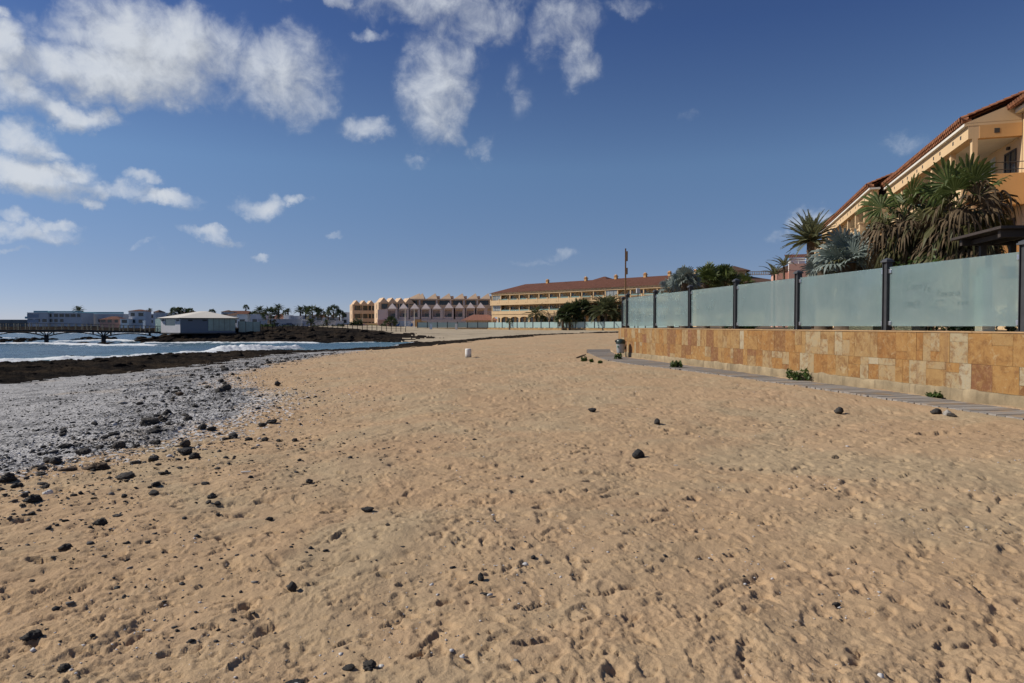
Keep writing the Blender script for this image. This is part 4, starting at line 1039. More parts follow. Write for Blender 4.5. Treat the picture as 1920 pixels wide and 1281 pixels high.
stone(655, 1250, 24, 'left of two black stones at the bottom edge', 6, .4, None, .8)
stone(694, 1252, 32, 'bigger rough black stone, right of two at the bottom edge', 5, 1.5, None, .85)
stone(715, 1252, 12, 'small white shell fragment touching the rough black stone', 6, .2, 'stone_white', .8)
stone(552, 1274, 40, 'long flat slate-grey stone at the bottom edge', 4, .5, None, .35)
stone(1568, 1134, 14, 'small dark stone in the lower right sand', 2)
stone(1000, 1052, 13, 'small flat dark stone above the upright wedge stone', 2)
stone(907, 1119, 17, 'flat grey-black stone just below the upright wedge stone', 4, .2, None, .45)
stone(755, 1034, 11, 'little dark flat stone left of the upright wedge stone', 6, .2, None, .5)
stone(965, 1249, 16, 'grey flat stone by a footprint at the bottom centre', 4, .2, 'stone_grey', .5)
stone(505, 973, 13, 'small dark stone on the sand below the three-stone cluster', 2)
stone(1262, 1020, 12, 'thin black flake lying in the right-hand sand', 4, .1, None, .4)
stone(1835, 938, 9, 'tiny black flake on the sand under the boardwalk end', 4, .1, None, .5)
stone(1268, 873, 11, 'flat grey flake right of the pointed black stone', 4, .1, 'stone_grey', .3)
stone(347, 839, 18, 'upper stone of the black three-stone cluster', 3, .2, None, 1.1, .2)
stone(348, 854, 24, 'big smooth stone, left in the black three-stone cluster', 1, .2, None, .95, .2)
stone(365, 861, 22, 'rough stone, right in the black three-stone cluster', 5, .9, None, .9, .2)
stone(223, 843, 20, 'black boulder-like stone at the sand edge, left of the cluster', 3, .2, None, 1.0, .2)
stone(157, 857, 24, 'broad black stone where white pebbles meet the sand', 1, .6)
stone(105, 874, 17, 'round black stone below the white pebbles at far left', 3)
stone(90, 871, 13, 'smaller black stone left of the round one at far left', 6)
stone(15, 905, 24, 'left jagged stone of the pair at the left edge', 5)
stone(32, 911, 18, 'right jagged stone of the pair at the left edge', 2)
stone(80, 906, 18, 'flat black stone right of the left edge pair', 4, 0, None, .6)
stone(183, 884, 38, 'low ragged brown-black rock heap on the left sand', 5, .2, 'stone_brown', .55)
stone(127, 886, 26, 'brownish rock left of the low ragged heap', 2, .5, 'stone_brown', .55)
stone(237, 905, 30, 'broad flat black rock on the left sand', 6, .4, None, .75)
stone(287, 864, 22, 'black stone right of the broad white pebble edge', 1)
stone(255, 873, 17, 'stubby black stone above the broad flat black rock', 2)
stone(312, 891, 11, 'small wedge-shaped stone right of the broad flat rock', 0)
stone(90, 930, 15, 'grey-white shiny stone on the left sand', 3, .2, 'stone_white', .9)
stone(138, 937, 10, 'small black stone right of the grey-white one', 2)
stone(63, 952, 25, 'spiky dark rock on the left sand below the grey-white stone', 5, .4, None, .9)
stone(233, 934, 13, 'small dark stone below the broad flat black rock', 2)
stone(124, 1032, 20, 'dark stone in the middle of the left sand', 5, .3, None, .8)
stone(98, 1051, 14, 'flat dark stone below left of the middle left stone', 4, .3, None, .5)
stone(60, 1094, 10, 'tiny black stone on the left sand', 2)
stone(222, 969, 20, 'dark low stone above the middle left sand', 4, .3, None, .5)
stone(174, 1196, 9, 'small black pebble beside a deep footprint at lower left', 3)
stone(332, 1180, 8, 'tiny black pebble in the lower left sand', 3)
stone(553, 823, 14, 'small black stone, rightmost of the row on the sand', 6)
stone(522, 823, 11, 'black stone second from right of the row on the sand', 2)
stone(497, 825, 12, 'black stone third from right of the row on the sand', 3)
stone(466, 825, 13, 'black stone fourth from right of the row on the sand', 2)
stone(438, 821, 20, 'largest stone of the row on the sand', 5)
stone(423, 823, 14, 'black stone left of the largest in the row', 1)
stone(492, 800, 16, 'dark stone on sand above the row of stones', 1)
stone(520, 722, 13, 'dark stone standing out on the far stony strip', 3)
stone(423, 735, 18, 'large round dark stone on the middle of the pebble bank', 3, .2, None, 1, .2)
stone(353, 794, 16, 'black stone on the white pebbles above the cluster', 5)
stone(397, 808, 15, 'dark stone at the right end of the pebble bank', 2)
stone(337, 744, 13, 'mossy brown stone on the white pebbles', 1, .1, 'stone_brown')
stone(302, 789, 11, 'reddish brown stone on the white pebbles', 0, .1, 'stone_brown')
stone(230, 759, 17, 'pale grey flat rock on the white pebbles', 4, .1, 'stone_grey', .6)
stone(277, 803, 20, 'elongated black rock on the white pebbles', 4, 0, None, .8)
stone(213, 822, 15, 'grey-black stone near the lower pebble edge', 2)
stone(295, 832, 16, 'black stone just left of the three-stone cluster', 5)
x, y, z = hit(461, 890); m = MB().box(-.05, .05, -.015, .015, 0, .012); o = m.build('litter_scrap', M['stone_white'], None, .003); o.location = (x, y, z + .01); o.rotation_euler = (0, 0, .3); tag(o, 'small white scrap of litter on the left sand', 'litter')

# loose stones along the strip where pebbles meet sand: alike, each its own object
rg = random.Random(77)
made = 0; tries = 0
while made < 170 and tries < 9000:
    tries += 1
    i = rg.randrange(1, len(CEDGE) - 2); f = rg.random(); (ax, ay), (bx, by) = CEDGE[i], CEDGE[i + 1]
    if rg.random() > .22 + math.hypot(bx - ax, by - ay) / 16: continue
    x, y = ax + (bx - ax) * f + rg.gauss(-.5, 1.0), ay + (by - ay) * f + rg.gauss(0, .8)
    if y > 62 or y < 5.2: continue
    px = 960 + F * x / y
    if px < -20: continue
    s = rg.lognormvariate(-3.25, .45) * (1 + y / 55); s = min(s, .13); z = ground(x, y)
    o = bpy.data.objects.new('stone', STONES[rg.randrange(7)]); col.objects.link(o)
    zs_ = rg.uniform(.65, 1.05); o.scale = (s, s, s * zs_); o.location = (x, y, z + s * .72 * zs_ * .6); o.rotation_euler = (rg.gauss(0, .15), rg.gauss(0, .15), rg.uniform(0, 6.28))
    tag(o, 'loose black volcanic stone on the strip where pebbles meet sand', 'stone', 'loose black stones along the pebble strip'); made += 1

rg = random.Random(78); made = 0
while made < 75:
    px, py = rg.uniform(-10, 420), rg.uniform(862, 985)
    if rg.random() > (1.15 - (py - 862) / 150) * (1.1 - px / 520): continue
    x, y, z = hit(px, py); s = min(.06, rg.lognormvariate(-3.9, .45))
    o = bpy.data.objects.new('stone', STONES[rg.randrange(7)]); col.objects.link(o)
    zs_ = rg.uniform(.55, .95); o.scale = (s, s, s * zs_); o.location = (x, y, z + s * .72 * zs_ * .5); o.rotation_euler = (rg.gauss(0, .2), rg.gauss(0, .2), rg.uniform(0, 6.28))
    tag(o, 'small black stone scattered on the sand below the pebble bank', 'stone', 'small black stones on the lower left sand'); made += 1

# pebbles nobody could count
def pebble_stuff(name, n, sampler, size, mat, label, seed):
    r = np.random.default_rng(seed); base = []
    bm = bmesh.new(); bmesh.ops.create_icosphere(bm, subdivisions=1, radius=1.0)
    bv = np.array([v_.co for v_ in bm.verts]); bf = np.array([[v_.index for v_ in f.verts] for f in bm.faces]); bm.free()
    X, Y = sampler(r, n); n = len(X)
    C = classes(X, Y); Z = detail(X, Y, C, zbase(X, Y))
    S = np.clip(r.lognormal(math.log(size), .5, n), size * .35, size * 4) * (1 + Y / 80)
    ang = r.random(n) * 6.28; el = r.uniform(.6, 1.6, n)
    V = bv[None] * (1 + .25 * r.standard_normal((n, len(bv), 1))) * np.stack([S * el, S, S * r.uniform(.4, .8, n)], -1)[:, None, :]
    ca, sa = np.cos(ang)[:, None], np.sin(ang)[:, None]
    V = np.stack([V[..., 0] * ca - V[..., 1] * sa + X[:, None], V[..., 0] * sa + V[..., 1] * ca + Y[:, None], V[..., 2] + (Z + S * .2)[:, None]], -1)
    Fq = (bf[None] + (np.arange(n) * len(bv))[:, None, None]).reshape(-1, 3)
    o = np_mesh(name, V.reshape(-1, 3), Fq, mat, True, {'tone': np.repeat(r.random(n), len(bv))})
    tag(o, label, 'pebbles', None, 'stuff'); return o
t = NT('mixed_pebbles'); tn = t.attr('tone')
M['mixed'] = t.fin(t.ramp(tn, [(0., (.03, .03, .032)), (.35, (.075, .072, .07)), (.46, (.20, .19, .18)), (.5, (.40, .39, .38)), (1., (.62, .60, .58))]), .8, None, 0, .25)
t = NT('dark_gravel'); tn = t.attr('tone')
M['darkgravel'] = t.fin(t.ramp(tn, [(0., (.022, .022, .024)), (.7, (.06, .058, .055)), (.88, (.13, .11, .09)), (1., (.22, .20, .18))]), .85, None, 0, .25)
def strip(spread, off, ymin, ymax, dark=False):
    def f(r, n):
        P = np.array(CEDGE[1:]); seg = np.hypot(*(P[1:] - P[:-1]).T); w = seg / np.clip(P[:-1, 1], 6, 99); w = w / w.sum()
        i = r.choice(len(seg), n, p=w); t_ = r.random(n); q = P[i] + (P[i + 1] - P[i]) * t_[:, None]
        X = q[:, 0] + off + r.standard_normal(n) * spread * (1 + q[:, 1] / 70); Y = q[:, 1] + r.standard_normal(n) * spread
        k = (Y > ymin) & (Y < ymax) & (X > -.80 * Y - 1.5)
        if dark: k &= fbm(X, Y, .5, 4, .6, 40) > -.05
        return X[k], Y[k]
    return f
pebble_stuff('pebble_scatter', 26000, strip(1.15, -1.0, 4.5, 60), .0085, M['mixed'], 'black and white pebbles strewn over the pebble bank edge', 1)
pebble_stuff('dark_gravel', 9000, strip(1.5, -1.3, 5, 60, True), .012, M['darkgravel'], 'small dark volcanic gravel lying in drifts on the pebbles', 2)
def bankwide(r, n):
    Y = 6 + 50 * r.random(n) ** 1.6; X = -r.random(n) * (.78 * Y + 1) 
    k = (classes(X, Y) == 1) & (fbm(X, Y, .45, 4, .6, 41) > -.1) & (r.random(len(X)) < np.exp(-seg_dist(X, Y, CEDGE) / 4.5)); return X[k], Y[k]
pebble_stuff('bank_stones', 44000, bankwide, .0105, M['darkgravel'], 'dark stones dotted over the white pebble bank', 3)
def open_sand(r, n):
    Y = 2.4 + 22 * r.random(n) ** 1.9; X = r.uniform(-.75, .8, n) * Y
    k = (X < 7.8 - .179 * (Y - 12.7)) & (fbm(X, Y, .6, 3, .6, 42) > .12 - .1 * (X < -1)); return X[k], Y[k]
def left_sand(r, n):
    Y = 3.4 + 7 * r.random(n) ** 1.2; X = -r.random(n) ** .8 * (.85 * Y + .3)
    k = (classes(X, Y) == 0) & (fbm(X, Y, .8, 3, .6, 43) > -.1 + .35 * sstep(X, -2.5, -.5)) & (r.random(len(X)) < np.exp(-seg_dist(X, Y, CEDGE) / 2.2)); return X[k], Y[k]
pebble_stuff('dark_crumbs', 16000, left_sand, .0075, M['darkgravel'], 'dark gravel crumbs sprinkled over the lower left sand', 6)
pebble_stuff('shell_bits', 7000, open_sand, .0042, M['mixed'], 'tiny shell bits and pebbles strewn over the sand', 4)
# ------------------------------------------------------------------ building materials
M['ochre'] = stained('ochre_render', (.67, .475, .27), .07, .8, .88, .12, 30, .05)
M['orange'] = stained('orange_render', (.60, .35, .15), .08, .8, .88, .12, 30, .06)
M['white_trim'] = stained('white_trim', (.74, .70, .62), .06, 2, .8, .1, 30, .08)
M['frame'] = plain('dark_window_frame', (.045, .042, .040), .5)
M['rail'] = plain('black_rail', (.03, .03, .03), .5)
M['pinkbeige'] = stained('pink_beige_render', (.64, .455, .30), .1, .5, .9, .1, 20, .1)
M['lilac'] = stained('pale_pink_render', (.58, .49, .46), .1, .5, .9, .1, 20, .12)
M['salmon'] = stained('salmon_render', (.58, .33, .25), .08, .8, .88, .12, 30, .06)
M['white'] = stained('white_render', (.80, .79, .76), .08, .4, .85, .1, 20, .15)
M['grey_render'] = stained('grey_render', (.62, .61, .60), .1, .4, .85, .1, 20, .15)
t = NT('window_glass'); v = t.coord('World')
M['glass'] = t.fin(t.ramp(t.noise(v, .7, 3, .6), [(.4, (.018, .024, .028)), (.62, (.05, .062, .066))]), .08, None, 0, .6)
M['curtain_glass'] = plain('curtained_window', (.30, .32, .31), .18, 0, .6, .35, .9)
M['green_glass'] = plain('pale_green_glass', (.20, .31, .285), .12, 0, .6, .2, .4)
M['screen_glass'] = plain('white_privacy_glass', (.52, .60, .60), .3, 0, .4, .1, 1)
def tile_mat(name, c, along=(1, 0, 0), pitch=.22):
    t = NT(name); v = t.coord('Object')
    c0 = t.ramp(t.noise(v, 3.2, 6, .7), [(.3, tuple(x * .62 for x in c)), (.55, c), (.75, tuple(x * 1.3 for x in c))])
    n2 = t.noise(v, .35, 4, .6); c0 = t.mix(t.ramp(n2, [(.5, 0.0), (.7, .5)]), c0, tuple(x * .55 for x in c))
    w = t.node('ShaderNodeTexWave', wave_type='BANDS', bands_direction='X', wave_profile='SIN'); t.l.new(v, w.inputs[0]); w.inputs['Scale'].default_value = 1 / pitch / 1.6; w.inputs['Distortion'].default_value = .3
    c0 = t.mix(t.ramp(w.outputs['Fac'], [(.05, .5), (.35, 0.0)]), c0, tuple(x * .4 for x in c))
    return t.fin(c0, .85, t.bump(w.outputs['Fac'], .6, .06), 0, .2)
M['tile'] = tile_mat('terracotta_tiles', (.165, .070, .045), pitch=.42)
M['tile_near'] = plain('terracotta_barrel_tiles', (.30, .13, .068), .85, 0, .2, .45, 4)
M['tile_dark'] = tile_mat('brown_tiles', (.13, .075, .052), pitch=.42)

def window(parent, x0, x1, y, z0, z1, pane='glass', mull=1, name='balcony_door', d=.05):
    m = MB(); f = .07
    m.box(x0, x1, y - d, y, z1 - f, z1); m.box(x0, x1, y - d, y, z0, z0 + f)
    for i in range(mull + 2):
        c = x0 + (x1 - x0) * i / (mull + 1); a = min(max(c - f / 2, x0), x1 - f); m.box(a, a + f, y - d, y, z0 + f, z1 - f)
    w = m.build(name, M['frame'], parent)
    MB().box(x0 + .01, x1 - .01, y - .02, y - .008, z0 + .01, z1 - .01).build('pane', M[pane], w)
    return w
def baluster_run(m, x0, x1, y, z0, z1, pitch=.24):
    n = max(2, int((x1 - x0) / pitch)); 
    m.box(x0, x1, y - .10, y + .10, z1 - .10, z1); m.box(x0, x1, y - .10, y + .10, z0, z0 + .10)
    for i in range(n):
        c = x0 + (i + .5) * (x1 - x0) / n
        m.lathe([(.045, 0), (.075, .12 * (z1 - z0)), (.085, .28 * (z1 - z0)), (.045, .55 * (z1 - z0)), (.06, z1 - z0 - .2)], 6, (c, y, z0 + .10))
def hip_roof(m, x0, x1, y0, y1, z, h, gable_r=False, gable_l=False, mi=0):
    r = (y1 - y0) / 2; ym = (y0 + y1) / 2
    xa, xb = (x0 if gable_l else x0 + r), (x1 if gable_r else x1 - r)
    if xa > xb: xa = xb = (x0 + x1) / 2
    m.add([(x0, y0, z), (x1, y0, z), (x1, y1, z), (x0, y1, z), (xa, ym, z + h), (xb, ym, z + h)], [(0, 1, 5, 4), (2, 3, 4, 5), (1, 2, 5), (3, 0, 4), (3, 2, 1, 0)], mi)
def chimney(parent, x, y, z, name='chimney', s=.4):
    m = MB(); m.box(x - s / 2, x + s / 2, y - s / 2, y + s / 2, z, z + .8); m.box(x - s * .7, x + s * .7, y - s * .7, y + s * .7, z + .8, z + .9)
    m.box(x - s * .4, x + s * .4, y - s * .4, y + s * .4, z + .9, z + 1.1); m.add([(x - s * .6, y - s * .6, z + 1.1), (x + s * .6, y - s * .6, z + 1.1), (x + s * .6, y + s * .6, z + 1.1), (x - s * .6, y + s * .6, z + 1.1), (x, y, z + 1.4)], [(0, 1, 4), (1, 2, 4), (2, 3, 4), (3, 0, 4), (3, 2, 1, 0)])
    return m.build(name, M['orange'], parent)

def loggia_hotel(root, nb, bw, fl, eave, depth, rec=1.8, bal_from=99, arches=False, seed=1, proj=.5, parapet_h=.85, gable_r=False, gable_l=False, glazed=(), balusters_top=True, roof_h=2.6, near=False, ground=0.0, solid_low=True):
    """rows of loggias: fl = the two upper floor levels, eave = underside of roof; x along the facade, y inward"""
    rg = random.Random(seed); L = nb * bw; mat = M['ochre']
    f2, f3 = fl
    m = MB(); m.box(0, L, rec, depth, ground - .5, eave + .02)
    if arches: m.box(0, L, .02, rec - .001, f2 - .30, f2 - .02)
    m.build('wall', mat, root)
    MB().box(.0, L - .02, .262, depth, eave + .021, eave + .08).build('ceiling', M['white_trim'], root)
    sl = MB(); sl.box(.0, L, .0, rec - .002, f3 - .2, f3); sl.box(.0, L, .0, rec - .002, f2 - .019, f2)
    sl.build('balcony_slab', mat, root)
    # end walls of the recess
    if not gable_r:
        MB().box(L - .25, L - .001, .20, rec - .003, f2 + .001, eave).build('end_wall', mat, root)
    MB().box(0.001, .25, .20, rec - .003, f2 + .001, eave).build('end_wall', mat, root)
    for i in range(nb + 1):
        for (a, b) in ((f2 + .001, f3 - .201), (f3 + .001, eave - .001)):
            c = MB().box(-.13, .13, 0, .2, 0, b - a).build('column', mat, root); c.location = (min(max(i * bw, .131), L - .131), .0, a)
    for j, fz in enumerate((f2, f3)):
        top = (f3 - .2 if j == 0 else eave)
        for i in range(nb):
            x0, x1 = i * bw + .13, (i + 1) * bw - .13
            if (i, j) in glazed:
                window(root, x0, x1, .12, fz + parapet_h + .01, top - .02, 'curtain_glass', 2, 'glazed_balcony'); continue
            wx = x0 + bw * .36
            window(root, wx, min(wx + bw * .42, x1 - .1), rec - .004, fz + .05, fz + 2.2, 'curtain_glass' if rg.random() < .2 else 'glass', 1)
            # white glass privacy screen between neighbours
            s = MB().add([(x0 + .02, .25, fz + .02), (x0 + .02, rec - .05, fz + .02), (x0 + .02, rec - .05, fz + 2.35), (x0 + .02, .25, fz + 1.1), (x0 + .05, .25, fz + .02), (x0 + .05, rec - .05, fz + .02), (x0 + .05, rec - .05, fz + 2.35), (x0 + .05, .25, fz + 1.1)],
                 [(0, 1, 2, 3), (7, 6, 5, 4), (0, 3, 7, 4), (3, 2, 6, 7), (2, 1, 5, 6)]).build('privacy_screen', M['screen_glass'], root)
            g = MB().box(x0, x1, .05, .07, fz + parapet_h + .002, fz + parapet_h + .34).build('glass_railing', M['green_glass'], root)
    # parapets: lower storey flush, top storey projecting
    lo = MB(); lo.box(0, L, -.12, -.001, f2 - .02, f2 + parapet_h); lo.build('parapet', mat, root)
    up = MB(); xs = min(bal_from, nb) * bw
    if xs > 0:
        up.box(0, xs, -proj, -proj + .15, f3 - .35, f3 + parapet_h)
        for i in range(int(min(bal_from, nb))):
            for dx in (-.3, .3): up.box(i * bw + bw * .95 + dx - .09, i * bw + bw * .95 + dx + .09, -proj - .006, -proj + .01, f3 + .02, f3 + .2, 1)
    up.box(0, L, -proj, .0, f3 - .5, f3 - .351)
    if xs < L: up.box(xs, L, -proj, -proj + .15, f3 - .35, f3 - .001); up.box(xs, L, -proj, -.0, f3 - .35, f3 - .205)
    up.build('projecting_parapet', [mat, M['frame']], root)
    if xs < L:
        m = MB()
        for i in range(int(bal_from), nb): baluster_run(m, i * bw + .23, (i + 1) * bw - .23, -proj + .1, f3, f3 + parapet_h)
        m.build('balustrade', mat, root)
    for i in range(nb + 1):
        x = min(max(i * bw, .22), L - .22)
        m = MB(); m.box(-.2, .2, -.19, .19, 0, parapet_h + .22); m.box(-.25, .25, -.24, .24, parapet_h + .22, parapet_h + .32)
        p = m.build('parapet_pillar', mat, root); p.location = (x, -proj + .16, f3 + .002)
    # eave beam with small square vents
    m = MB(); m.box(-.05, L, -.16, .26, eave, eave + .55)
    for i in range(nb):
        for dx in (-.35, .35):
            x = (i + .5) * bw + dx * bw * .5; m.box(x - .08, x + .08, -.166, -.15, eave + .2, eave + .36, 1)
    m.box(-.3, L + (.0 if gable_r else .3), -.32, .3, eave + .551, eave + .66, 2)
    m.build('eave_beam', [mat, M['frame'], M['white_trim']], root)
    ez = eave + .66; y0, y1 = (-.40 if near else -.55), depth + .4
    if not near:
        m = MB(); hip_roof(m, -.5, L + (.05 if gable_r else .5), y0, y1, ez + .002, roof_h, gable_r, gable_l)
        m.box(-.5, L + .05, y0 - .02, y0 + .1, ez - .03, ez + .06)
        rf = m.build('roof', M['tile'], root)
    else:
        # barrel tiles: rows of rounded covers running up the slope
        ym = (y0 + y1) / 2; sl_ = roof_h / (ym - y0); p = .23; n = int((L + .5) / p); seg = 6; rows = 22
        V, Fq = [], []
        for r_ in range(rows):
            ya, yb = y0 + (ym - y0) * r_ / rows, y0 + (ym - y0) * (r_ + 1) / rows + .04
            for yy, lift in ((ya, .035), (yb, .0)):
                for i in range(n):
                    for k in range(seg + 1):
                        a = math.pi * k / seg; x = -.4 + i * p + p * .5 - p * .36 * math.cos(a)
                        V.append((x, yy, ez + .24 + (yy - y0) * sl_ + .10 * math.sin(a) + lift))
            b = len(V) - 2 * n * (seg + 1)
            w_ = n * (seg + 1)
            for i in range(w_ - 1): Fq.append((b + i, b + i + 1, b + w_ + i + 1, b + w_ + i))
        m = MB(); m.add(V, Fq, 0, True)
        m.add([(-.4, y0 + .2, ez + .2), (L + .02, y0 + .2, ez + .2), (L + .02, ym, ez + .2 + roof_h), (-.4, ym, ez + .2 + roof_h), (L + .02, y1, ez), (-.4, y1, ez)], [(0, 1, 2, 3), (3, 2, 4, 5)])
        rf = m.build('roof', M['tile_near'], root)
        mm = MB()
        for i in range(n): mm.box(-.4 + i * p + p * .25, -.4 + i * p + p * .75, y0 + .10, y0 + .22, ez - .10, ez - .03)
        mm.build('tile_ends', M['white_trim'], rf)
        rows_ = MB()
        for lv, (yy, zz_) in enumerate(((y0 + .12, ez + .03), (y0 + .02, ez + .13), (y0 - .06, ez + .23))):
            for i in range(n): rows_.tube([(-.4 + (i + .5 + .5 * (lv % 2)) * p, yy, zz_), (-.4 + (i + .5 + .5 * (lv % 2)) * p, yy + .35, zz_ + .04)], p * .42, 7)
        rows_.build('eave_tiles', M['tile_near'], rf)
    if arches:
        m = MB(); za, zt, zs = ground, f2 - .301, f2 - 1.35
        for i in range(nb):
            x0, x1 = i * bw, (i + 1) * bw; pw = .24; n = 12; xl, xr = x0 + pw, x1 - pw; xc, hw = (xl + xr) / 2, (xr - xl) / 2
            m.box(x0, xl, -.02, .3, za, zt); m.box(xr, x1, -.02, .3, za, zt)
            prev = None
            for k in range(n + 1):
                a = math.pi * k / n; q = (xc - hw * math.cos(a), zs + .62 * math.sin(a))
                if prev:
                    (xa, z0), (xb, z1) = prev, q
                    m.add([(xa, -.02, z0), (xb, -.02, z1), (xb, -.02, zt), (xa, -.02, zt), (xa, .3, z0), (xb, .3, z1), (xb, .3, zt), (xa, .3, zt)], [(0, 1, 2, 3), (7, 6, 5, 4), (0, 4, 5, 1)])
                prev = q
        m.build('arcade', mat, root)
        for i in range(nb): window(root, i * bw + .5, (i + 1) * bw - .5, rec - .004, ground + .1, f2 - .75, 'glass', 2, 'arcade_window')
    return rf

# ------------------------------------------------------------------ near hotel (right)
U = Vector((.28, .96)); NN = Vector((.96, -.28)); C0 = Vector((19.7, 29.4))
rzn = math.atan2(-U.y, -U.x)
def hp(t_, s_, z): p = C0 + U * t_ + NN * s_; return (p.x, p.y, z)
nh = empty('beach_hotel', hp(14.2, 0, 1.1), rzn, 'near ochre hotel block with open corner loggias under a barrel-tiled roof', 'hotel')
rf = loggia_hotel(nh, 5, 2.84, (2.95, 5.9), 8.5, 11, 1.82, 5, False, 2, .35, .82, True, True, (), near=True, roof_h=2.35)
L_ = 14.2
# open gable end: beam, gable wall, corner balcony parapets and rails
m = MB(); m.box(L_ - .25, L_ + .02, .261, 1.82, 8.5, 9.05); m.box(L_ + .018, L_ + .03, .80, 1.0, 8.68, 8.88, 1)
m.build('gable_beam', [M['orange'], M['frame']], nh)
m = MB(); y0 = -.55; m.add([(L_ - .2, -.3, 9.17), (L_ - .2, 1.82, 9.17), (L_ - .2, 1.82, 9.17 + 2.12 * 2.35 / 5.975), (L_ + .015, -.3, 9.17), (L_ + .015, 1.82, 9.17), (L_ + .015, 1.82, 9.17 + 2.12 * 2.35 / 5.975)], [(3, 4, 5), (2, 1, 0), (0, 3, 5, 2), (0, 1, 4, 3)]); m.box(L_ - .2, L_ + .01, -.3, 1.82, 9.052, 9.168)
m.build('gable_wall', M['ochre'], nh)
for fz in (2.95, 5.9):
    m = MB(); m.box(L_ - .001, L_ + .55, .55, 1.78, fz - .35, fz + .95); c = m.build('corner_balcony', M['orange'], nh, .01)
    m = MB()
    for zr in (1.12, 1.42): m.tube([(L_ + .5, .55, fz + zr), (L_ + .5, 1.78, fz + zr)], .018, 6); m.tube([(L_ + .5, .58, fz + zr), (L_ - .3, .58, fz + zr)], .018, 6)
    for yy in (.6, 1.0, 1.4, 1.74): m.tube([(L_ + .5, yy, fz + .95), (L_ + .5, yy, fz + 1.42)], .015, 6)
    m.build('handrail', M['rail'], c)
    lamp = MB().box(L_ - 1.3, L_ - 1.15, 1.70, 1.81, fz + 2.3, fz + 2.42).build('wall_lamp', M['frame'], nh)
# taller wing that juts out on the right
wing = empty('hotel_wing', hp(0, 0, 1.1), rzn, 'tall ochre hotel wing cut by the right edge of the photo', 'hotel')
MB().box(.04, 12, 1.83, 14, -.5, 9.45).build('wall', M['ochre'], wing)
m = MB(); m.box(0.0, 12.3, 1.55, 2.1, 9.451, 9.6); m.build('cornice', M['white_trim'], wing)
m = MB(); p = .23
for i in range(56):
    x = -.25 + i * p; m.tube([(x, 1.25, 9.68), (x, 4.5, 10.95)], p * .5, 8)
m.add([(-.4, 1.25, 9.62), (12.5, 1.25, 9.62), (12.5, 8, 12.25), (-.4, 8, 12.25)], [(0, 1, 2, 3)]); m.build('roof', M['tile_near'], wing)
window(wing, 3, 5, 1.83, 6.0, 8.3, 'glass', 1, 'window')

b2 = Vector((22.8, 43.2)); U2 = Vector((.2862, .9582)); rz2 = math.atan2(-U2.y, -U2.x); n2b = 7; bw2 = 3.0
e2 = b2 + U2 * (n2b * bw2)
h2 = empty('beach_hotel', (e2.x, e2.y, 1.1), rz2, 'middle block of the right hotel with balustraded balconies, beyond the shaggy palms', 'hotel')
loggia_hotel(h2, n2b, bw2, (2.95, 5.9), 8.5, 11, 1.8, 0, False, 3, .75, .85, False, True, (), near=True, roof_h=2.35)
for x, y in ((15.5, 4.2), (7, 4.6)): chimney(h2, x, y, 10.7)
U3 = Vector((.30, .954)); b3 = Vector((29.6, 65.0)); e3 = b3 + U3 * 9
h3 = empty('beach_hotel', (e3.x, e3.y, 1.1), math.atan2(-U3.y, -U3.x), 'end block of the right hotel, its eave stepping down above the silver palms', 'hotel')
loggia_hotel(h3, 3, 3.0, (2.7, 5.6), 7.9, 11, 1.8, 0, False, 4, .5, .85, False, False, (), roof_h=2.2)

# salmon pink house with stepped terrace
p = at(1478, 611, 84)
pk = empty('terrace_house', (p.x, p.y, 1.2), R(-20), 'salmon pink house with a roof terrace in the gap left of the hotel', 'house')
m = MB(); m.box(0, 2.2, 0, 8, -.3, 7.2); m.box(-1.2, 0, 1, 8, -.3, 6.2); m.build('wall', M['salmon'], pk)
m = MB(); m.box(0, 2.2, -.02, .13, 7.201, 8.0); m.box(-1.2, -.001, .98, 1.13, 6.201, 7.0); m.build('parapet', M['salmon'], pk)
m = MB(); m.box(.2, 2.0, 3.5, 7.5, 7.202, 9.0); m.build('upper_room', M['white'], pk)
m = MB(); m.add([(-.3, 3, 9.0), (2.5, 3, 9.0), (2.5, 8, 9.9), (-.3, 8, 9.9)], [(0, 1, 2, 3)]); m.build('roof', M['tile'], pk)
m = MB(); m.tube([(.2, .06, 8.35), (2.1, .06, 8.35)], .03, 5); m.tube([(.2, .06, 8.6), (2.1, .06, 8.6)], .03, 5)
for x in (.2, 1.1, 2.1): m.tube([(x, .06, 8), (x, .06, 8.6)], .03, 5)
m.build('railing', M['white_trim'], pk)
p = at(1455, 611, 95)
bh = empty('brown_roofed_house', (p.x, p.y, 1.2), R(-15), 'house with brown tiled roof left of the pink terrace', 'house')
MB().box(0, 5, 0, 7, -.3, 8.0).build('wall', M['salmon'], bh)
m = MB(); hip_roof(m, -.4, 5.4, -.4, 7.4, 8.0, 1.3); m.build('roof', M['tile_dark'], bh)

# ------------------------------------------------------------------ far ochre hotel
PA, PB = Vector((-5.9, 200.0)), Vector((47, 145.5))
d = PB - PA; nbf = 20; bwf = d.length / nbf
fh = empty('arcaded_hotel', (PA.x, PA.y, .55), math.atan2(d.y, d.x), 'long ochre three storey hotel with arcade and red tiled roof across the beach', 'hotel')
rf = loggia_hotel(fh, nbf, bwf, (4.35, 7.45), 9.85, 14, 2.2, 9, True, 6, .7, .9, False, False, {(0, 0), (0, 1), (11, 1), (17, 1)}, roof_h=2.7)
for x in (16, 30, 40, 49, 56, 63, 69): chimney(rf, x, 6.7, 12.9, s=.7)
m = MB(); m.box(24, 31, 14.5, 21, 9, 13.2); m.build('rear_tower', M['ochre'], fh); m = MB(); hip_roof(m, 23.2, 31.8, 13.8, 21.8, 13.2, 1.7); m.build('tower_roof', M['tile'], fh)
m = MB(); m.tube([(2, .5, 0), (2, .5, .5)], .1); 
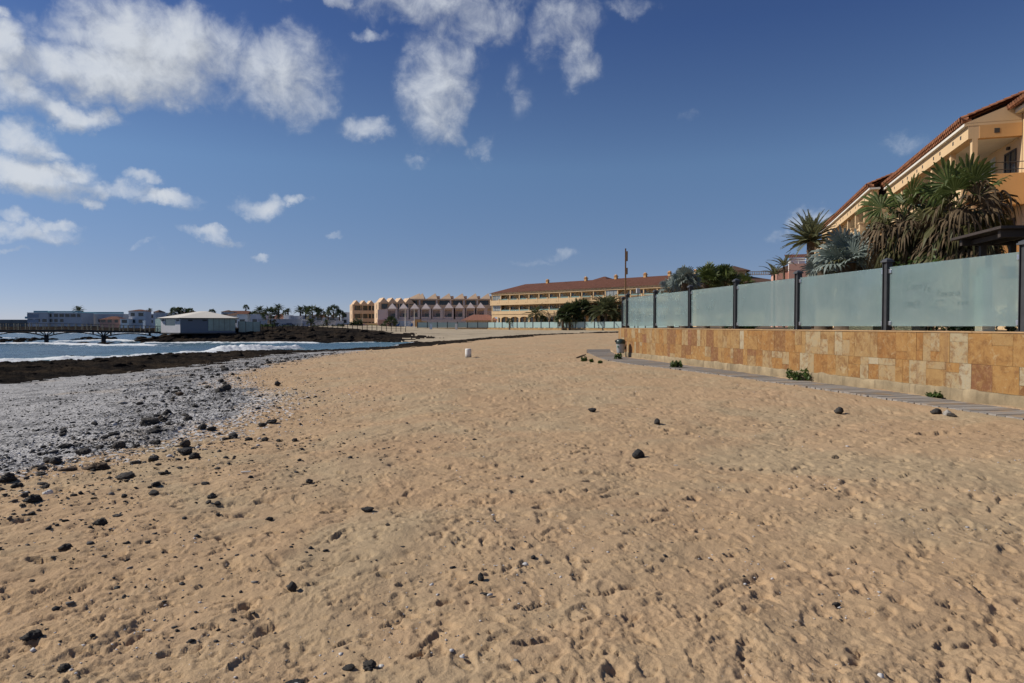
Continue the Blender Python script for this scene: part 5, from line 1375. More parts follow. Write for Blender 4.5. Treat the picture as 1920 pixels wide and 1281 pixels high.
# its continuation with the tower, behind the green palms
p = at(1350, 611, 120)
tb = empty('tower_hotel', (p.x, p.y, 1.0), R(-12), 'ochre building with low terracotta roofs and a small hipped tower behind the green palms', 'hotel')
m = MB(); m.box(-4, 11, 0, 14, -.3, 8.0); m.build('wall', M['ochre'], tb)
m = MB(); hip_roof(m, -4.6, 11.6, -.6, 14.6, 8.0, 2.0); m.build('roof', M['tile_dark'], tb)
m = MB(); m.box(1.2, 4.6, 4, 8, 7.5, 10.45); m.box(1.0, 4.8, 3.8, 8.2, 10.0, 10.46); m.build('tower', M['ochre'], tb)
m = MB(); hip_roof(m, .3, 5.5, 3.1, 8.9, 10.47, 1.1); m.build('tower_roof', M['tile_dark'], tb)
for x in (2.0, 3.4): window(tb, x, x + .6, 3.99, 9.0, 9.9, 'glass', 0, 'window')
m = MB(); baluster_run(m, 5.2, 10.5, 7, 9.9, 10.6, .3); m.build('balustrade', M['ochre'], tb)

# far glass fence in front of both far hotels
ff = empty('far_glass_fence', (0, 0, 0), 0, 'distant row of pale green glass panels on a low stone wall before the far hotels', 'fence')
line = [(-27.0, 195.0), (-6.8, 192.5), (26.0, 158.0), (36, 147)]
m = MB(); wallm = MB()
n_pan = 0; carry = 0
M['far_glass'] = plain('far_frosted_glass', (.34, .46, .44), .25, 0, .5, .1, .3)
M['far_stone'] = stained('far_stone_wall', (.42, .27, .13), .3, 1.2, .9, .3, 5, .1)
for (ax, ay), (bx, by) in zip(line[:-1], line[1:]):
    L = math.hypot(bx - ax, by - ay); ang = math.atan2(by - ay, bx - ax); T = Matrix.Translation((ax, ay, 0)) @ Matrix.Rotation(ang, 4, 'Z')
    wallm.box(0, L, -.15, .15, -.4, 1.0, 0, T)
    n = round(L / 2.9)
    for i in range(n):
        x0 = L * i / n; w_ = L / n
        po = MB().box(-.09, .09, -.09, .09, 0, 1.75).build('fence_post', M['post'], ff); po.matrix_local = T @ Matrix.Translation((x0, 0, 1.0))
        g = MB().box(.1, w_ - .1, -.012, .012, .1, 1.55).build('glass_panel', M['far_glass'], ff); g.matrix_local = T @ Matrix.Translation((x0, 0, 1.0))
wallm.build('low_wall', M['far_stone'], ff)

# ------------------------------------------------------------------ pyramid hotel
BASEZ = .6
def ppx(px, Y): return (px - 960) / F * Y
ph = empty('pyramid_hotel', (0, 0, BASEZ), 0, 'pinkish beige hotel with zigzag and pyramid roofs across the bay', 'hotel')
pk_parts = 0
def zpx(py, Y): return EYE + (611 - py) / F * Y - BASEZ
# stepped wings, each receding to the left
def wing_block(px0, px1, ytop, Y, dep, storeys, pk, end_w, zig=3):
    x0, x1, zt = ppx(px0, Y), ppx(px1, Y), zpx(ytop, Y)
    m = MB(); m.box(x0, x1, Y + 1.6, Y + dep, -.5, zt)
    m.box(x0, x0 + end_w, Y, Y + 1.599, -.5, zt)
    h = zt / storeys
    for k in range(1, storeys): m.box(x0 + end_w, x1, Y, Y + 1.599, k * h - .45, k * h + .75)
    m.box(x0 + end_w, x1, Y, Y + 1.599, zt - .35, zt)
    for sx in np.arange(x0 + end_w + 3, x1, 3.2): m.box(sx - .12, sx + .12, Y + .05, Y + .3, .0, zt - .351)
    T = Matrix.Translation((x0, Y, 0)) @ Matrix.Rotation(R(24), 4, 'Z') @ Matrix.Translation((-x0, -Y, 0))
    m.xf(T).build('wing', M['pinkbeige'], ph)
    w = (x1 - x0 - end_w * .5) / zig; r_ = MB()
    for i in range(zig):
        a = x0 + end_w * .5 + i * w; r_.prism([(0, 0), (1, 0), (.45, 1)], 0, 1, 0, Matrix.Translation((a, Y - .1, zt + .002)) @ Matrix(((w, 0, 0, 0), (0, 0, dep, 0), (0, pk, 0, 0), (0, 0, 0, 1))))
    r_.xf(T).build('zigzag_roof', M['pinkbeige'], ph)
    for k in range(storeys):
        for i in range(zig): 
            a = x0 + end_w + .5 + i * (x1 - x0 - end_w) / zig
            MB().box(a, a + 2.0, Y + 1.55, Y + 1.62, k * h + .8, k * h + 2.5).xf(T).build('window', M['glass'], ph)
    for k in range(storeys): MB().box(x0 - .02, x0 + .1, Y + dep * .4, Y + dep * .4 + .5, k * h + .7, k * h + 2.3).xf(T).build('window', M['glass'], ph)
wing_block(661, 704, 571, 240, 5, 3, 1.5, .6, 3)
wing_block(710, 778, 567, 226, 6.2, 3, 1.6, .9, 4)
# main block with tall pyramids
Y = 232; x0, x1 = ppx(763, Y), ppx(925, Y); zt = zpx(560.5, Y); zf = zpx(572, Y)
m = MB(); m.box(x0, x1, Y + 2, Y + 14, -.5, zt); m.box(x0, x1, Y - .3, Y + 1.999, zt - .5, zt - .001); m.box(x0, x1, Y - .2, Y + 1.999, zf - 1.2, zf)
m.box(x0, x0 + .4, Y - .2, Y + 1.999, -.5, zt - .501); m.build('main_block', M['pinkbeige'], ph)
for px in (764, 787, 819, 845, 870, 895, 920):
    c = MB().box(-.25, .25, 0, .5, 0, zt - zf - .5).build('column', M['lilac'], ph); c.location = (ppx(px, Y), Y - .15, zf)
for px0, px1 in ((769, 781), (792, 815), (823, 842), (849, 866), (874, 891), (899, 915)):
    MB().box(ppx(px0, Y), ppx(px1, Y), Y + 1.9, Y + 1.98, zf + .02, zt - .52).build('window', M['glass'], ph)
def pyramid(px, Y, w, z0, h, mat, name='pyramid_roof', skew=.3, off=0):
    x = ppx(px, Y); m = MB(); a = w / 2
    m.add([(-a, -a, 0), (a, -a, 0), (a, a, 0), (-a, a, 0), (a * skew, 0, h)], [(0, 1, 4), (1, 2, 4), (2, 3, 4), (3, 0, 4), (3, 2, 1, 0)])
    p_ = m.build(name, mat, ph); p_.location = (x, Y + a + off, z0); return p_
for i, px in enumerate((775, 786, 810, 836, 861, 886, 910)):
    p_ = pyramid(px, Y, 3.6 if i else 4.2, zt + .002, zpx(549.5, Y) - zt, M['pinkbeige'], skew=.55 if i else .9)
    if i > 1: MB().box(1.6, 2.5, -.5, .5, .0, 1.0).build('roof_stack', M['pinkbeige'], p_)
# front row of small cone-roofed apartments
Y = 214; x0, x1 = ppx(708, Y), ppx(925, Y); zt2 = zpx(583, Y); zl = zpx(601, Y)
m = MB(); m.box(x0, x1, Y + 2, Y + 9, -.5, zt2); m.box(x0, x1, Y - .2, Y + 1.999, -.5, zl + .35); m.box(x0, ppx(728, Y), Y + .3, Y + 1.999, zl + .351, zt2 + .4)
m.build('front_row', M['lilac'], ph)
for i, px in enumerate((736, 757, 778, 799, 820, 842, 862, 883, 902)):
    x = ppx(px, Y); k = zpx(579 - (1.2 if i > 4 else 0), Y)
    m = MB(); m.box(x - 1.9, x - 1.45, Y, Y + 1.999, zl + .351, k); m.box(x + .9, x + 1.9, Y, Y + 1.999, zl + .351, k); m.box(x - 1.449, x + .899, Y + .1, Y + .25, zl + .351, zl + 1.1); m.box(x - 1.449, x + .899, Y + .02, Y + 1.999, k - .4, k)
    m.build('apartment_bay', M['lilac'], ph)
    MB().box(x - .6, x + .7, Y + 1.93, Y + 1.99, zl + .4, zl + 2.2).build('window', M['glass'], ph)
    q = pyramid(px, Y, 2.7, k + .002, zpx(568.5 - (1.5 if i > 4 else 0), Y) - k, M['lilac'], 'cone_roof', -.15, -.5)
# low fronts at the foot of the hotel
def low_block(px0, px1, ytop, Y, mat, name, label, cat, dep=1.5, graffiti=None, rnd=0):
    x0, x1 = ppx(px0, Y), ppx(px1, Y); g = EYE + (614.5 - 611) * -Y / F - .6
    root = empty(name, ((x0 + x1) / 2, Y, g), 0, label, cat); h = EYE + (611 - ytop) / F * Y - g; w = (x1 - x0) / 2
    MB().box(-w, w, 0, dep, -.4, h).build('wall', M[mat], root)
    if graffiti:
        for gi, (mat2, shape) in enumerate(graffiti):
            mm = MB()
            for poly in shape:
                n_ = len(poly); mm.add([(-w + 2 * w * a, -.02, h * b) for a, b in poly], [tuple(range(n_))])
            mm.build('graffiti', mat2, root)
    return root
M['gblue'] = plain('blue_spray_paint', (.05, .16, .42), .6, 0, .3, .5, 2); M['gwhite'] = plain('white_spray_paint', (.62, .66, .70), .6); M['gpale'] = plain('pale_blue_spray_paint', (.42, .52, .62), .6, 0, .3, .3, 1)
M['ggreen'] = plain('green_spray_paint', (.42, .48, .14), .6, 0, .3, .4, 1); M['gpink'] = plain('pink_spray_paint', (.40, .22, .30), .6, 0, .3, .4, 1)
def rect(a, b, c, d): return [(a, c), (b, c), (b, d), (a, d)]
Eg = [rect(.30, .345, .12, .88), rect(.345, .43, .74, .88), rect(.345, .41, .45, .58)]
Cg = [rect(.47, .51, .12, .88), rect(.51, .60, .74, .88), rect(.51, .60, .12, .26)]
Zg = [rect(.64, .80, .74, .88), rect(.64, .80, .12, .26), [(.64, .26), (.69, .26), (.80, .74), (.75, .74)]]
low_block(740, 775.5, 602, 206, 'white', 'graffiti_wall', 'white wall sprayed with big blue and white letters before the pyramid hotel', 'wall', 1.0,
   [(M['gpale'], [rect(.22, .86, .02, .97)]), ])
gw = bpy.data.objects['graffiti_wall']
for mat2, shp, off in (('gblue', [[(.03, .45), (.28, .75), (.20, .30)], [(.10, .05), (.29, .4), (.27, .02)], [(.84, .2), (.98, .5), (.93, .85), (.84, .6)], [(.43, .02), (.47, .3), (.46, .6), (.43, .35)], rect(.545, .60, .35, .64)], -.03), ('gwhite', Eg + Cg + Zg, -.04)):
    w = (ppx(775.5, 206) - ppx(740, 206)) / 2; g = EYE + 3.5 * -206 / F - .6; h = EYE + 9 / F * 206 - g
    mm = MB()
    for poly in shp: mm.add([(-w + 2 * w * a, off, h * b) for a, b in poly], [tuple(range(len(poly)))])
    mm.build('graffiti', M[mat2], gw)
low_block(777, 788, 599, 205, 'orange', 'gate_house', 'small brown-orange gate house right of the graffiti wall', 'hut', 3)
gd = low_block(788.5, 799, 602, 206, 'ochre', 'beach_gate', 'ochre gateway with a blue door beside the gate house', 'gate', 1)
MB().box(-.55, .55, -.05, .04, .1, 2.2).build('door', plain('blue_door', (.13, .19, .26), .5), gd)
low_block(636, 660, 609, 218, 'pinkbeige', 'garden_wall', 'low cream garden wall left of the pyramid hotel', 'wall', .5, [(M['gpale'], [rect(.5, .7, .2, .8)])])
low_block(672, 709, 606, 214, 'ochre', 'sprayed_wall', 'low wall with green and pink graffiti before the pyramid hotel wings', 'wall', .5, [(M['gpink'], [[(.02, .1), (.3, .05), (.35, .9), (.1, .8)]]), (M['ggreen'], [[(.5, .1), (.95, .1), (.97, .75), (.55, .8)]])])
low_block(709, 728, 600, 210, 'salmon', 'pool_house', 'salmon single storey front left of the graffiti wall', 'hut', 4)
# tiled pavilion at the gap between the two hotels
x, Y = ppx(902, 203), 203
tp = empty('tiled_pavilion', (x, Y, .6), 0, 'low pavilion with pink-red tiled roof between the two far hotels', 'pavilion')
MB().box(-4.5, 4.5, 0, 5, -.3, 2.6).build('wall', M['pinkbeige'], tp)
m = MB(); hip_roof(m, -6, 5.5, -.8, 6, 2.6, 1.75); m.build('roof', tile_mat('pink_tiles', (.36, .17, .12), pitch=.42), tp)
for px, ya, yb, lab in ((760, 577, 614, 'tall thin pole standing left in front of the graffiti wall'), (777, 580, 614, 'tall thin pole standing right beside the gate house')):
    Y = 195; o = MB().tube([(0, 0, -.5), (0, 0, (yb - ya) / F * Y)], .11, 6).build('flag_pole', M['white_trim']); o.location = (ppx(px, Y), Y, EYE - (yb - 611) / F * Y); tag(o, lab, 'pole')
for px, y0_, w_, lab in ((808, 604, 5, 'pale blue-white notice board standing left before the far glass fence'), (855.5, 605.5, 4.5, 'white notice board standing right before the far glass fence')):
    Y = 188; s = w_ / F * Y; x = ppx(px, Y); b = empty('notice_board', (x, Y, .45), 0, lab, 'sign')
    MB().box(-s / 2, s / 2, 0, .12, .15, 1.75).build('panel', M['white'] if px > 820 else M['gpale'], b); MB().box(-.08, .08, .02, .1, -.4, .149).build('stand', M['frame'], b)

# palms at the foot of the far hotels
def P(px, py, Y): return at(px, py, Y)
def far_palm(px, py, Y, rad_px, label, kind='date', seed=1, gz=.6, mat='date_green', nf=24):
    p = at(px, py, Y); L = 1.5 * rad_px / F * Y
    if kind == 'date': return date_palm('palm_tree', (p.x, p.y, gz), p.z - gz, L * 1.1, label, nf=nf, nl=12, seed=seed, lo=-.3, trunk_r=.28, mat=mat, ll=.34)
    return fan_palm('palm_tree', (p.x, p.y, gz), p.z - gz, L, label, nleaf=nf, ndead=5, seed=seed, trunk_r=.25, mat=mat)
far_palm(1005, 591, 183, 16, 'slim palm before the arches at the middle of the far hotel', seed=51, nf=16)
far_palm(1086, 583, 172, 15, 'taller dark fan palm covering the far hotel balconies', 'fan', 52, mat='dark_leaf', nf=40)
far_palm(1068, 590, 170, 14, 'bushy dark fan palm left of the taller one at the far hotel', 'fan', 53, mat='dark_leaf', nf=40)
far_palm(1055, 596, 171, 10, 'low dark fan palm at the left foot of the bushy pair', 'fan', 54, mat='dark_leaf', nf=30)
far_palm(1076, 597, 170, 12, 'low dark fan palm below the taller one at the far hotel', 'fan', 59, mat='dark_leaf', nf=30)
far_palm(1137, 586, 165, 27, 'wide drooping date palm right before the fence corner', seed=55, nf=40)
far_palm(956, 604, 186, 4, 'small shrub showing behind the left glass of the far fence', 'fan', 56, mat='dark_leaf', nf=16)
far_palm(1017, 601, 182, 6, 'low shrub beside the slim palm at the far hotel', 'fan', 57, mat='dark_leaf', nf=16)
far_palm(732, 606, 204, 8, 'shaggy brown palm left of the graffiti wall', 'fan', 58, mat='dark_leaf', nf=20)
for px, py, s_, lb_ in ((663, 605, 7, 'left dark bushy tree before the pyramid hotel wing'), (671, 603, 8, 'right dark bushy tree before the pyramid hotel wing'), (717, 609, 5, 'small bush at the salmon front')):
    p = at(px, 614, 208); k = 208 / F; bush('tree', (p.x, p.y, .5), (s_ * k, s_ * k * .8, (614 - py + s_) * k), lb_, 'dark_leaf', 420, .30, int(px), 'tree')

# ------------------------------------------------------------------ pavilion on the headland and its rock base
M['slat_grey'] = stained('grey_cladding', (.56, .56, .58), .08, .8, .7, .1, 10, .1)
t = NT('louvre_cladding'); v = t.coord('Object'); w = t.node('ShaderNodeTexWave', wave_type='BANDS', bands_direction='Z'); t.l.new(v, w.inputs[0]); w.inputs['Scale'].default_value = 2.2
M['louvre'] = t.fin(t.ramp(w.outputs['Fac'], [(.2, (.15, .165, .20)), (.6, (.25, .27, .31))]), .6, t.bump(w.outputs['Fac'], .8, .05), 0, .3)
M['pale_roof'] = stained('pale_metal_roof', (.70, .66, .58), .05, .5, .6, .05, 10, .06)
KX, KY = ppx(338, 119), 119.0                                  # front corner of the pavilion
pv = empty('glass_pavilion', (KX, KY, .38), 0, 'grey and glass pavilion with pale hipped roof on the black rock headland', 'pavilion')
aL, aR = Vector((-.86, .51)), Vector((.93, .37))
def face_box(m, o, d_, s0, s1, z0, z1, th=.15, mi=0, off=0.0):
    d_ = d_.normalized(); nin = Vector((-d_.y, d_.x)) if d_.x > 0 else Vector((d_.y, -d_.x))
    q = [o + d_ * s0 + nin * off, o + d_ * s1 + nin * off, o + d_ * s1 + nin * (off + th), o + d_ * s0 + nin * (off + th)]
    if d_.x < 0: q = q[::-1]
    m.prism([(v_.x, v_.y) for v_ in q], z0, z1, mi)
Z0, Z1 = 0.0, 2.55; O = Vector((0, 0))
LL, LR = 5.6, 8.9
m = MB(); face_box(m, O, aL, .0, LL * .26, Z0, Z1); face_box(m, O, aL, LL * .26, LL * .78, Z0, 1.25); face_box(m, O, aL, LL * .26, LL * .78, 2.35, Z1); face_box(m, O, aL, LL * .78, LL, Z0, Z1)
m.build('left_wall', M['slat_grey'], pv)
m = MB(); face_box(m, O, aL, LL * .26 + .01, LL * .78 - .01, 1.25, 2.35, .05, 0, .08); m.build('window', M['green_glass'], pv)
m = MB(); face_box(m, O, aL, LL + .02, LL + 1.7, .2, 2.5, .06); m.build('glass_screen', M['green_glass'], pv)
m = MB(); face_box(m, O, aR, .02, LR * .5, Z0, Z1); m.build('louvre_wall', M['louvre'], pv)
m = MB(); face_box(m, O, aR, LR * .5, LR, .0, .32); m.build('plinth', M['louvre'], pv)
M['dim_glass'] = plain('sea_green_glass', (.20, .29, .26), .1, 0, .6, .3, .5)
for k in range(5):
    m = MB(); face_box(m, O, aR, LR * (.5 + .1 * k) + .03, LR * (.6 + .1 * k) - .03, .33, Z1, .06); m.build('glass_panel', M['dim_glass'], pv)
m = MB()
for k in range(6): face_box(m, O, aR, LR * (.5 + .1 * k) - .028, LR * (.5 + .1 * k) + .028, .33, Z1, .1)
m.build('mullions', M['frame'], pv)
for s_, d_ in ((LR * .18, aR), (LR * .44, aR), (LL * .12, aL), (LL * .88, aL)):
    m = MB(); face_box(m, O, d_, s_ - .35, s_ + .35, 2.05, 2.3, .1, 0, -.105); m.build('lamp', M['frame'], pv)
q = [O - aL.normalized() * .0 - aR.normalized() * .5 * 0, O + aR.normalized() * LR, O + aR.normalized() * LR + Vector((-2.5, 6.5)), O + aL.normalized() * LL + Vector((4.0, 5.5)), O + aL.normalized() * LL]
cen = sum(q, Vector((0, 0))) / 5
qo = [cen + (v_ - cen) * 1.11 for v_ in q]
ap = Vector((ppx(384, 124) - KX, 4.5)); zr = 2.6
m = MB(); m.add([(v_.x, v_.y, zr) for v_ in qo] + [(ap.x - .6, ap.y, zr + 1.25), (ap.x + .6, ap.y, zr + 1.25)], [(4, 0, 5), (0, 1, 6, 5), (1, 2, 6), (2, 3, 5, 6), (3, 4, 5), (4, 3, 2, 1, 0)])
m.build('roof', M['pale_roof'], pv)
m = MB(); m.prism([(v_.x * .99, v_.y * .99) for v_ in qo], 2.5, 2.598); m.build('eave_trim', M['frame'], pv)
m = MB(); m.prism([((cen + (v_ - cen) * .97).x, (cen + (v_ - cen) * .97).y) for v_ in q], .0, 2.45); m.build('core', M['frame'], pv)
m = MB(); m.prism([((cen + (v_ - cen) * 1.04).x, (cen + (v_ - cen) * 1.04).y) for v_ in q], -.22, -.002); m.build('floor_slab', M['frame'], pv)
e0 = O + aR.normalized() * LR + Vector((.25, .8))
for k in range(3):
    m = MB(); face_box(m, e0, Vector((1, .16)), k * 1.25 + .05, k * 1.25 + 1.2, .12, 2.0 - .04 * k, .06); m.build('terrace_screen', M['dim_glass'], pv)
m = MB()
for k in range(4): face_box(m, e0, Vector((1, .16)), k * 1.25 - .05, k * 1.25 + .05, -.3, 2.05, .1)
face_box(m, e0, Vector((1, .16)), -.1, 3.9, -.1, .1, 3); m.build('terrace_frame', M['frame'], pv)
# rocks of the headland under it: boulders in a heap
def boulder(x, y, z, s, seed, label, group):
    o = bpy.data.objects.new('boulder', ROCKS[seed % len(ROCKS)]); col.objects.link(o); o.location = (x, y, z); o.scale = (s * 1.3, s, s * .9); o.rotation_euler = (0, 0, seed * 1.7)
    return tag(o, label, 'rock', group)
ROCKS = []
for s_ in (3, 6, 2):
    me = STONES[s_].copy(); me.materials.clear(); me.materials.append(M['lava']); ROCKS.append(me)
rg = random.Random(8)
for i in range(150):
    px = rg.uniform(262, 730); Yb = rg.uniform(114.5, 121) if i % 2 else rg.uniform(118, 127); x = ppx(px, Yb); zb_ = float(zbase(np.array([x]), np.array([Yb]))[0])
    boulder(x, Yb, max(zb_, SEA) + rg.uniform(-.15, .1), rg.uniform(.25, .7), i, 'black lava boulder in the bank under the glass pavilion and promenade', 'boulders of the headland bank')
for i in range(34):
    px = rg.choice([rg.uniform(135, 270), rg.uniform(-10, 60)]); Yb = rg.uniform(97, 112) if px > 100 else rg.uniform(112, 130); x = ppx(px, Yb)
    boulder(x, Yb, SEA + rg.uniform(-.2, .02), rg.uniform(.3, .6), i + 7, 'black wave-washed boulder of the reef beneath the footbridge', 'reef boulders below the footbridge')
for i in range(30):
    px = rg.uniform(-10, 300); Yb = rg.uniform(128, 152); x = ppx(px, Yb)
    boulder(x, Yb, SEA + rg.uniform(-.25, .0), rg.uniform(.5, .9), i + 3, 'black boulder of the low spit seen under the bridge arches', 'boulders of the spit behind the bridge')
for i in range(14):
    px = rg.uniform(135, 207); Yb = F * 2.8 / rg.uniform(60, 63.5); x = ppx(px, Yb)
    boulder(x, Yb, SEA - .02, rg.uniform(.18, .4), i + 1, 'black rock breaking the surf just off the rock shelf', 'rocks in the near surf')

rg = random.Random(19); k = 0
while k < 90:
    x, y = rg.uniform(-36, -19), rg.uniform(24, 66)
    if 960 + F * x / y < -30 or classes(np.array([x]), np.array([y]))[0] != 2: continue
    zz_ = ground(x, y)
    if zz_ < SEA - .1: continue
    boulder(x, y, zz_ - .04, rg.lognormvariate(-1.75, .4), k + 5, 'low black lava lump on the rock shelf between pebbles and surf', 'lava lumps on the rock shelf'); k += 1

# ------------------------------------------------------------------ footbridge
M['dark_steel'] = stained('dark_bridge_steel', (.030, .028, .028), .3, 1, .7, .2, 10, .2)
M['wood_post'] = plain('pale_wood_post', (.42, .34, .22), .8, 0, .2, .35, .8)
B1 = Vector((ppx(300, 122), 122.0)); B0 = Vector((ppx(-140, 104), 104.0)); dB = (B1 - B0); LB = dB.length
fb = empty('footbridge', (B0.x, B0.y, 0), math.atan2(dB.y, dB.x), 'dark arched footbridge with wooden rail posts reaching the pavilion over the water', 'bridge')
zA, zB = .95, .50
def zd(x): return zA + (zB - zA) * max(0, (x / LB - .55) / .45) ** 1.2 
N = 40
m = MB()
for i in range(N):
    a, b = LB * i / N, LB * (i + 1) / N
    m.add([(a, -1, zd(a) - .28), (b, -1, zd(b) - .28), (b, -1, zd(b)), (a, -1, zd(a)), (a, 1, zd(a) - .28), (b, 1, zd(b) - .28), (b, 1, zd(b)), (a, 1, zd(a))], [(0, 1, 2, 3), (7, 6, 5, 4), (3, 2, 6, 7), (4, 5, 1, 0)])
m.build('deck', M['dark_steel'], fb)
m = MB()
for yy in (-.95, .95):
    for k in (1.0, .52, .30):
        m.tube([(LB * i / N, yy, zd(LB * i / N) + k) for i in range(N + 1)], .035 if k == 1.0 else .02, 4)
m.build('handrail', M['dark_steel'], fb)
rg = random.Random(6)
x = .3
np_ = 0
pmsh = None
while x < LB and np_ < 48:
    for yy in (-.95, .95):
        c = MB().box(-.055, .055, -.05, .05, 0, 1.02).build('rail_post', M['wood_post'], fb) if pmsh is None else bpy.data.objects.new('rail_post', pmsh)
        if pmsh is None: pmsh = c.data
        else: col.objects.link(c); c.parent = fb
        c.location = (x + (0 if yy < 0 else .25), yy, zd(x)); np_ += 1 if yy > 0 else 0
    x += rg.choice([.7, .95, 1.0, .55, .9])
def px_on(px):                                  # distance along the deck where the line of sight at px meets it
    k = (px - 960) / F
    return (k * B0.y - B0.x) / (dB.x - k * dB.y) * LB
piers = [px_on(-20), px_on(87), px_on(194), px_on(300)]
for k, xp in enumerate(piers):
    m = MB(); m.box(-.32, .32, -.8, .8, -2.6, zd(xp) - 1.05)
    for s_ in (-1, -.35, .35, 1):
        for yy in (-.7, .7): m.tube([(0, yy, zd(xp) - 1.1), (s_ * .95, yy, zd(xp) - .25)], .07, 5)
    if k < 3: pr = m.build('pier', M['dark_steel'], fb); pr.location = (xp, 0, 0)
for xa, xb in zip(piers[:-1], piers[1:]):
    m = MB()
    for yy in (-.8, .8):
        pts = []
        for i in range(17):
            s_ = i / 16; zt_ = zd(xa + (xb - xa) * s_) - .42; pts.append((xa + (xb - xa) * s_, yy, zt_ - .72 * (2 * s_ - 1) ** 2))
        m.tube(pts, .085, 5)
        for s_ in (.16, .84):
            q_ = pts[int(s_ * 16)]; m.tube([q_, (q_[0], yy, zd(q_[0]) - .25)], .09, 4)
    m.build('arch', M['dark_steel'], fb)

# promenade rail on the headland
pr = empty('promenade_railing', (0, 0, 0), 0, 'thin dark post and rail fence along the top of the headland bank', 'railing')
m = MB(); rail_pts = [(ppx(px, 127.5), 127.5 + (px - 480) * .02) for px in range(482, 760, 9)]
zt_ = [max(.3, float(zbase(np.array([a]), np.array([b]))[0])) for a, b in rail_pts]
for k in (.55, 1.0): m.tube([(a, b, z_ + k) for (a, b), z_ in zip(rail_pts, zt_)], .025, 4)
m.build('rails', M['dark_steel'], pr)
for (a, b), z_ in zip(rail_pts, zt_):
    c = MB().box(-.05, .05, -.05, .05, -.3, 1.05).build('rail_post', M['dark_steel'], pr); c.location = (a, b, z_)

# ------------------------------------------------------------------ town across the bay
M['blue_glass'] = plain('blue_glass', (.10, .20, .33), .1, 0, .6, .2, .2); M['cyan_rail'] = plain('turquoise_glass_rail', (.20, .45, .50), .2)
M['bluewall'] = stained('blue_grey_render', (.56, .57, .60), .08, .4, .85, .1, 20, .1)
def house(px0, px1, ytop, Y, mat, label, roof='flat', seed=0, base=609, cat='house', group=None, dep=None, win=True, rh=None):
    x0, x1 = ppx(px0, Y), ppx(px1, Y); z0 = EYE + (611 - base) / F * Y; h = (base - ytop) / F * Y; w = (x1 - x0) / 2; dep = dep or max(6, w * 1.4)
    rg = random.Random(seed + int(px0)); root = empty('town_house', ((x0 + x1) / 2, Y, z0), rg.uniform(-.1, .1), label, cat, group)
    MB().box(-w, w, 0, dep, -1.5, h).build('wall', M[mat], root)
    if roof == 'flat': m = MB(); m.box(-w - .1, w + .1, -.1, .12, h, h + .35); m.box(-w - .1, -w + .12, .121, dep, h, h + .35); m.box(w - .12, w + .1, .121, dep, h, h + .35); m.build('parapet', M[mat], root)
    else:
        m = MB(); hip_roof(m, -w - .4, w + .4, -.4, dep + .4, h, rh or max(1.0, w * .35), roof == 'gable', roof == 'gable'); m.build('roof', M['tile_dark'] if roof == 'dark' else M['tile'], root)
    if win:
        ns = max(1, int(h / 2.35)); nw = max(1, int(2 * w / 2.5))
        for f in range(ns):
            for i in range(nw):
                if rg.random() < .2: continue
                c = -w + (i + .5) * 2 * w / nw; ww = rg.uniform(.7, 1.2); zb_ = f * h / ns + .75
                MB().box(c - ww, c + ww, -.04, .02, zb_, zb_ + 1.5).build('window', M['glass'], root)
    return root
h = house(52, 90, 587.5, 330, 'grey_render', 'modern hotel block with blue glass corner at the far left of the town', seed=1, cat='hotel', base=607)
w = (ppx(90, 330) - ppx(52, 330)) / 2
MB().box(-w - .06, w * .1, -.08, 3, 2.9, 4.6).build('glass_front', M['blue_glass'], h); MB().box(-w - .06, w * .1, -.08, 3, .5, 2.0).build('glass_front', M['blue_glass'], h)
MB().box(-w + 3, w, .0, .1, 5.4, 6.2).build('glass_rail', M['cyan_rail'], h); MB().box(-w - 1.2, -w - .1, .0, 4, 2.4, 3.4).build('glass_rail', M['cyan_rail'], h)
h = house(91, 152, 588, 332, 'grey_render', 'long grey apartment row with turquoise roof rail beyond the footbridge', seed=2, cat='apartments', base=607)
w = (ppx(152, 332) - ppx(91, 332)) / 2; MB().box(-w, w, .2, .3, 5.35, 6.1).build('glass_rail', M['cyan_rail'], h)
h = house(153, 232, 590, 345, 'grey_render', 'lower grey apartment row right of the palm on the far shore', seed=3, cat='apartments', base=607)
w = (ppx(232, 345) - ppx(153, 345)) / 2; MB().box(-w, w, .2, .3, 5.0, 5.9).build('glass_rail', M['cyan_rail'], h)
house(186, 226, 599.5, 300, 'salmon', 'low house with long red roof at the far shore behind the bridge', 'hip', 4, 608, rh=1.5)
house(226, 241, 599.5, 296, 'white', 'small white flat house left of the tall lilac-grey house', seed=5)
house(242, 272, 583.5, 300, 'bluewall', 'tall lilac-grey house with small red roof, left of the pavilion', 'hip', 6, dep=6, rh=.8)
house(275, 292, 590, 330, 'white', 'white house peeping out left of the pavilion roof', seed=7)
house(288, 297, 585.5, 340, 'grey_render', 'small brown-roofed tower house above the pavilion left end', 'dark', 8, rh=1.2)
house(300, 330, 588, 350, 'white', 'white house row behind the pavilion roof, left part', seed=9)
house(335, 372, 587, 350, 'grey_render', 'pale house with terracotta roof behind the pavilion ridge', 'hip', 10, rh=1.0)
house(415, 431, 585, 320, 'grey_render', 'brown-roofed house on the rise right of the pavilion ridge', 'dark', 11, rh=.9)
house(434, 460, 585, 325, 'bluewall', 'long house with thin red roof left of the pencil-like palm', 'gable', 12, rh=.6)
house(420, 450, 592, 290, 'grey_render', 'grey gabled house below the brown-roofed house', 'dark', 13, dep=8, rh=1.4)
house(445, 464, 589, 285, 'white', 'white gabled house under the pencil-like palm', 'gable', 14, rh=1.3, dep=6)
house(470, 500, 591, 280, 'bluewall', 'pale blue-white two storey house right of the pavilion', seed=15)
house(485, 496, 588.5, 300, 'white', 'small house with orange roof above the pale blue-white house', 'hip', 16, rh=.8)
house(512, 533, 594, 275, 'salmon', 'house with bright orange roof beside the large date palm', 'hip', 17, rh=1.3)
